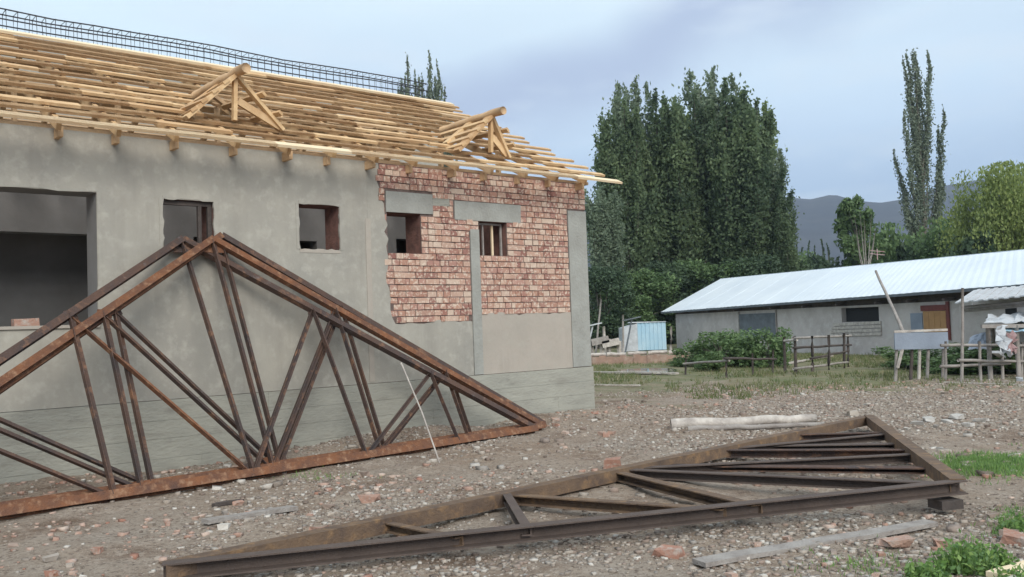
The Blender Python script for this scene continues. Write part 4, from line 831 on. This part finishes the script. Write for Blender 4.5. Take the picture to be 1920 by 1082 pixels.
simple_post(1168, 590, 650, .06, 'grey_wood', 'grey post at the left side of the pale blue cabin', Y=46); simple_post(1115, 560, 640, .05, 'grey_wood', 'crooked pole near the building corner', 12, Y=42); simple_post(1135, 612, 650, .08, 'white_wood', 'stubby pale post left of the blue cabin', -3, Y=42); simple_post(1258, 612, 655, .07, 'grey_wood', 'post between the blue cabin and the barn', Y=44)
random.seed(13)
for i, (px, y0, y1, m_) in enumerate([(1125, 622, 655, 'grey_wood'), (1145, 630, 655, 'white_wood'), (1112, 605, 612, 'plastic_white'), (1185, 594, 600, 'dark_sheet')]):
    a = dp(px-16, (y0+y1)/2+4, 41); c = dp(px+16, (y0+y1)/2-3, 41); b = MB(); b.beam(a, c, .3, .05 if i > 1 else .3, UP); 
    if i > 1: 
        b.tube([a.lerp(c, .5), Vector((a.x, a.y, 0))], .04, 5)
    else:
        b.beam(Vector((a.x, a.y+.1, 0)), Vector((a.x, a.y+.1, a.z)), .15, .15, N); b.beam(Vector((c.x, c.y+.1, 0)), Vector((c.x, c.y+.1, c.z)), .15, .15, N)
    tag(b.build('scrap_rack', m_), ['grey timber trestle beside the building corner', 'pale timber trestle left of the blue cabin', 'white sheet on a stick above the trestles', 'dark sheet raised behind the blue cabin'][i], 'scrap')
# low clay bank with coping, and puddle
cl = thing('clay_wall', gp(1190, 690), 'low reddish clay wall with pale rough coping behind the puddle', 'wall'); a, c = gp(1060, 684), gp(1292, 677); u = (c-a).normalized(); pn = Vector((-u.y, u.x, 0)); L = (c-a).length
def CPt(s_, o_, z_): return a+u*s_+pn*o_+UP*z_
n = 18; q = MB()
for i in range(n): q.sbox(L*i/n, L*(i+1)/n, random.uniform(-.05, .05), .5, -.1, .26+random.uniform(-.05, .04), CPt)
q.build('bank', 'clay', cl)
for i in range(6): q = MB(); log(q, CPt(L*i/6+.05, .2+random.uniform(-.06, .06), .33), CPt(L*(i+1)/6, .2+random.uniform(-.06, .06), .34+random.uniform(-.04, .03)), .07, .06, 5, .02); q.build('coping_timber', 'white_wood', cl, smooth=True)
pc = gp(1216, 696); q = MB(); ring = [(pc.x+.85*math.cos(t)*(1+.12*math.sin(3*t)), pc.y+1.7*math.sin(t)*(1+.1*math.cos(2*t)), .012) for t in np.linspace(0, 2*math.pi, 36, endpoint=False)]; q.v = ring+[(x_, y_, -.05) for x_, y_, _ in ring]; q.f = [tuple(range(36))]+[(i, 36+i, 36+(i+1) % 36, (i+1) % 36) for i in range(36)]; o = q.build('puddle', 'water'); o['kind'] = 'structure'
# ---- corral fences
def fence(label, posts, rails, r=.045, m_='dark_wood'):
    p0 = gp(*posts[0][:2]); T = thing('corral_fence', Vector((p0.x, p0.y, 0)), label, 'fence'); feet = []
    for (px, pyb, pyt) in posts:
        p = gp(px, pyb); tp_ = dp(px+random.uniform(-2, 2), pyt, p.y); p.z = gz(p.x, p.y)-.05; b = MB(); log(b, p, tp_, r, r*.8, 5, .008); b.build('post', m_, T, smooth=True); feet.append((p, tp_))
    for (i, fi, j, fj, mm) in rails:
        a_ = feet[i][0].lerp(feet[i][1], fi); c_ = feet[j][0].lerp(feet[j][1], fj); v_ = (c_-a_).normalized(); b = MB(); log(b, a_-v_*.15-Vector((0, r*1.6, 0)), c_+v_*.15-Vector((0, r*1.6, 0)), .035, .028, 6, .012); b.build('rail', mm, T, smooth=True)
fence('dark stick corral fence in front of the barn middle', [(1472, 694, 632), (1492, 698, 630), (1523, 695, 630), (1554, 692, 628), (1583, 688, 625), (1590, 686, 626)], [(1, .95, 5, .95, 'grey_wood'), (1, .7, 5, .68, 'dark_wood'), (2, .42, 4, .5, 'dark_wood'), (0, .9, 1, .9, 'white_wood'), (1, .18, 4, .2, 'grey_wood')])
fence('low broken fence of thin sticks between the bushes and the puddle', [(1285, 700, 672), (1362, 708, 662), (1412, 700, 662), (1448, 697, 655)], [(0, .7, 1, .72, 'grey_wood'), (1, .8, 3, .62, 'dark_wood')], .03, 'dark_wood')
fence('sagging stick fence right of the blue grey board', [(1772, 712, 640), (1803, 715, 540), (1838, 712, 640), (1880, 708, 640), (1915, 706, 642)], [(0, .9, 4, .92, 'grey_wood'), (1, .25, 4, .5, 'grey_wood'), (0, .4, 3, .45, 'grey_wood')], .035, 'grey_wood')
# ---- blue grey board on posts
Yb = 20.2; bp = gp(1728, 712); SB = thing('notice_board', Vector((bp.x, Yb, 0)), 'blank blue grey board on pale wooden posts before the barn', 'board')
a, c = dp(1677, 640, Yb), dp(1777, 638, Yb); hz_ = 31*Yb/FPX
b = MB(); b.beam(a, c, .04, hz_, UP); b.build('panel', 'board_blue', SB)
b = MB(); b.beam(a+UP*(hz_/2+.03), c+UP*(hz_/2+.05), .06, .05, UP); b.build('top_rail', 'white_wood', SB)
for px, m_ in ((1681, 'grey_wood'), (1725, 'white_wood'), (1770, 'grey_wood'), (1710, 'dark_wood'), (1741, 'grey_wood')):
    p = gp(px, 710); p.y = Yb+.08; p.x = dp(px, 700, Yb).x; tp_ = dp(px, 628, Yb+.08); b = MB(); log(b, Vector((p.x, p.y, gz(p.x, p.y)-.05)), Vector((tp_.x, Yb+.08, tp_.z-.05)), .038, .034, 5, .006); b.build('leg', m_, SB, smooth=True)
b = MB(); b.beam(dp(1683, 690, Yb), dp(1692, 655, Yb), .05, .05, N); b.build('brace', 'white_wood', SB)
# ---- low outhouse at the right
OH = thing('low_outhouse', Vector((dp(1860, 600, 24).x, 24, 0)), 'low outhouse with weathered white corrugated roof at the right edge', 'outhouse'); Yo = 22.5
Pf = lambda px, py, Y: dp(px, py, Y)
fl_, fr_ = Pf(1790, 570, Yo), Pf(2010, 549, Yo-3); bl_, br_ = Pf(1826, 546, Yo+2.6), Pf(2010, 531, Yo)
n = 22
b = None
for i in range(n):
    f0, f1 = i/n, (i+.98)/n; q = MB(); dz = .02*(i % 2); A1, B1, C1, D1 = fl_.lerp(fr_, f0), fl_.lerp(fr_, f1), bl_.lerp(br_, f1), bl_.lerp(br_, f0); q.box8([A1+UP*dz, B1+UP*dz, C1+UP*dz, D1+UP*dz, A1+UP*(dz+.03), B1+UP*(dz+.03), C1+UP*(dz+.03), D1+UP*(dz+.03)]); q.build('roof_sheet', 'sheet_old', OH)
def Zg(p, z=0.): return Vector((p.x, p.y, z))
q = MB(); wa, wb = fl_.lerp(bl_, .12)+Vector((.12, 0, 0)), fr_.lerp(br_, .12); q.box8([Zg(wa), Zg(wb), Zg(wb)+Vector((.1, .25, 0)), Zg(wa)+Vector((.05, .25, 0)), wa-UP*.12, wb-UP*.12, wb+Vector((.1, .25, -.1)), wa+Vector((.05, .25, -.1))]); q.build('wall', 'adobe', OH)
q = MB(); q.beam(wa.lerp(wb, .42)-UP*.35+Vector((0, -.02, 0)), wa.lerp(wb, .52)-UP*.35+Vector((0, -.02, 0)), .03, .18, UP); q.build('window', 'black', OH)
q = MB(); q.beam(wa-UP*.2+Vector((0, -.05, 0)), wb-UP*.2+Vector((0, -.05, 0)), .05, .07, UP); q.build('beam', 'grey_wood', OH)
q = MB(); wc_, wd_ = bl_.lerp(fl_, .1), br_.lerp(fr_, .1); q.box8([Zg(wc_), Zg(wd_), Zg(wd_)+Vector((.1, .25, 0)), Zg(wc_)+Vector((.1, .25, 0)), wc_-UP*.08, wd_-UP*.08, wd_+Vector((.1, .25, -.08)), wc_+Vector((.1, .25, -.08))]); q.build('rear_wall', 'adobe', OH)
# ---- covered junk pile at the right edge
def sheet(name, pts4, nu, nv, amp, m_, label, cat, group=None, th=.012, seed=0):
    r = np.random.default_rng(seed); P = [Vector(p) for p in pts4]; V = []
    for j in range(nv+1):
        for i in range(nu+1):
            a_ = P[0].lerp(P[1], i/nu); c_ = P[3].lerp(P[2], i/nu); p = a_.lerp(c_, j/nv); V.append(p+Vector(tuple(r.normal(0, amp, 3))))
    k = len(V); V += [p-UP*th for p in V]; Fq = [(j*(nu+1)+i, j*(nu+1)+i+1, (j+1)*(nu+1)+i+1, (j+1)*(nu+1)+i) for j in range(nv) for i in range(nu)]; Fq += [tuple(k+x_ for x_ in f_[::-1]) for f_ in Fq]
    q = MB(); q.v = [tuple(p) for p in V]; q.f = Fq
    ed = [i for i in range(nu+1)]+[(j+1)*(nu+1)+nu for j in range(nv)]+[nv*(nu+1)+i for i in range(nu-1, -1, -1)]+[j*(nu+1) for j in range(nv-1, 0, -1)]
    for i in range(len(ed)): x_, y_ = ed[i], ed[(i+1) % len(ed)]; q.f.append((y_, x_, x_+k, y_+k))
    return tag(q.build(name, m_), label, cat, group)
Y1 = 19.8
PL = [(1838, 606), (1990, 598), (1990, 585), (1850, 592)]
sheet('plastic_sheet', [dp(1845, 606, Y1), dp(1990, 602, Y1), dp(1990, 582, Y1+1.6), dp(1852, 590, Y1+1.6)], 14, 5, .035, 'plastic_white', 'crumpled white plastic sheet on top of the pile at the right edge', 'plastic sheet', seed=1)
sheet('tarpaulin', [dp(1880, 622, Y1-.1), dp(1990, 618, Y1-.1), dp(1990, 604, Y1+1.2), dp(1885, 608, Y1+1.2)], 12, 4, .03, 'blue_sheet', 'pale blue crumpled tarpaulin just below the white plastic sheet', 'tarpaulin', seed=2)
sheet('torn_cloth', [dp(1868, 612, Y1-.3), dp(1882, 608, Y1-.3), dp(1900, 668, Y1-.5), dp(1876, 660, Y1-.5)], 4, 8, .04, 'plastic_white', 'white torn cloth hanging from the pile', 'cloth', seed=3)
sheet('torn_cloth', [dp(1886, 628, Y1-.35), dp(1902, 622, Y1-.35), dp(1908, 662, Y1-.5), dp(1890, 664, Y1-.5)], 4, 8, .04, 'plastic_pink', 'dull pink torn cloth hanging beside the white one', 'cloth', seed=4)
RK = thing('pile_rack', Vector((dp(1900, 608, Y1).x, Y1, 0)), 'rough timber rack carrying the plastic sheet and tarpaulin', 'rack')
for (px, Yq) in ((1852, Y1+.1), (1905, Y1), (1960, Y1), (1860, Y1+1.5), (1960, Y1+1.5)): p = dp(px, 608, Yq); q = MB(); q.tube([Vector((p.x, Yq, -.05)), Vector((p.x, Yq, p.z-.02))], .05, 6); q.build('post', 'grey_wood', RK, smooth=True)
q = MB(); q.beam(dp(1840, 612, Y1), dp(1990, 610, Y1), .08, .08, UP); q.build('beam', 'grey_wood', RK)
q = MB(); q.beam(dp(1850, 597, Y1+1.5), dp(1990, 592, Y1+1.5), .08, .08, UP); q.build('beam', 'grey_wood', RK)
sheet('grey_sheet', [dp(1815, 655, Y1+.4), dp(1860, 652, Y1+.4), dp(1858, 622, Y1+.9), dp(1822, 626, Y1+.9)], 6, 5, .02, 'board_blue', 'grey blue panel leaning under the pile', 'panel', seed=5)
b = MB(); b.beam(dp(1866, 660, 18.6), gp(1900, 684), .12, .05, UP); tag(b.build('board', 'plastic_white'), 'white board slanting down from the pile to the grass', 'board')
for i, (px, py, s_) in enumerate(((1872, 664, .13), (1886, 670, .15), (1912, 690, .14))): 
    rock_thing(px, py+22, s_, 'plastic_white' if i != 1 else 'brick_frag', ['white lump at the top end of the slanting board', 'reddish lump beside the slanting board', 'white lump in the grass below the slanting board'][i], 'lump')
# ================================================================== AIR
def haze():
    me = bpy.data.meshes.new('haze'); q = MB(); q.box8([(x_, y_, z_) for z_ in (-12, 330) for (x_, y_) in ((-2600, -400), (2600, -400), (2600, 1900), (-2600, 1900))]); o = bpy.data.objects.new('haze', me); me.from_pydata(q.v, [], q.f); COL.objects.link(o); o['kind'] = 'stuff'; o['label'] = 'faint bluish haze over the valley'
    m_ = bpy.data.materials.new('haze'); m_.use_nodes = True; t = m_.node_tree; t.nodes.clear(); ou = t.nodes.new('ShaderNodeOutputMaterial'); v = t.nodes.new('ShaderNodeVolumePrincipled'); v.inputs['Color'].default_value = (.66, .79, 1, 1); v.inputs['Density'].default_value = .00036; v.inputs['Anisotropy'].default_value = .2; t.links.new(v.outputs[0], ou.inputs['Volume']); me.materials.append(m_)
haze()
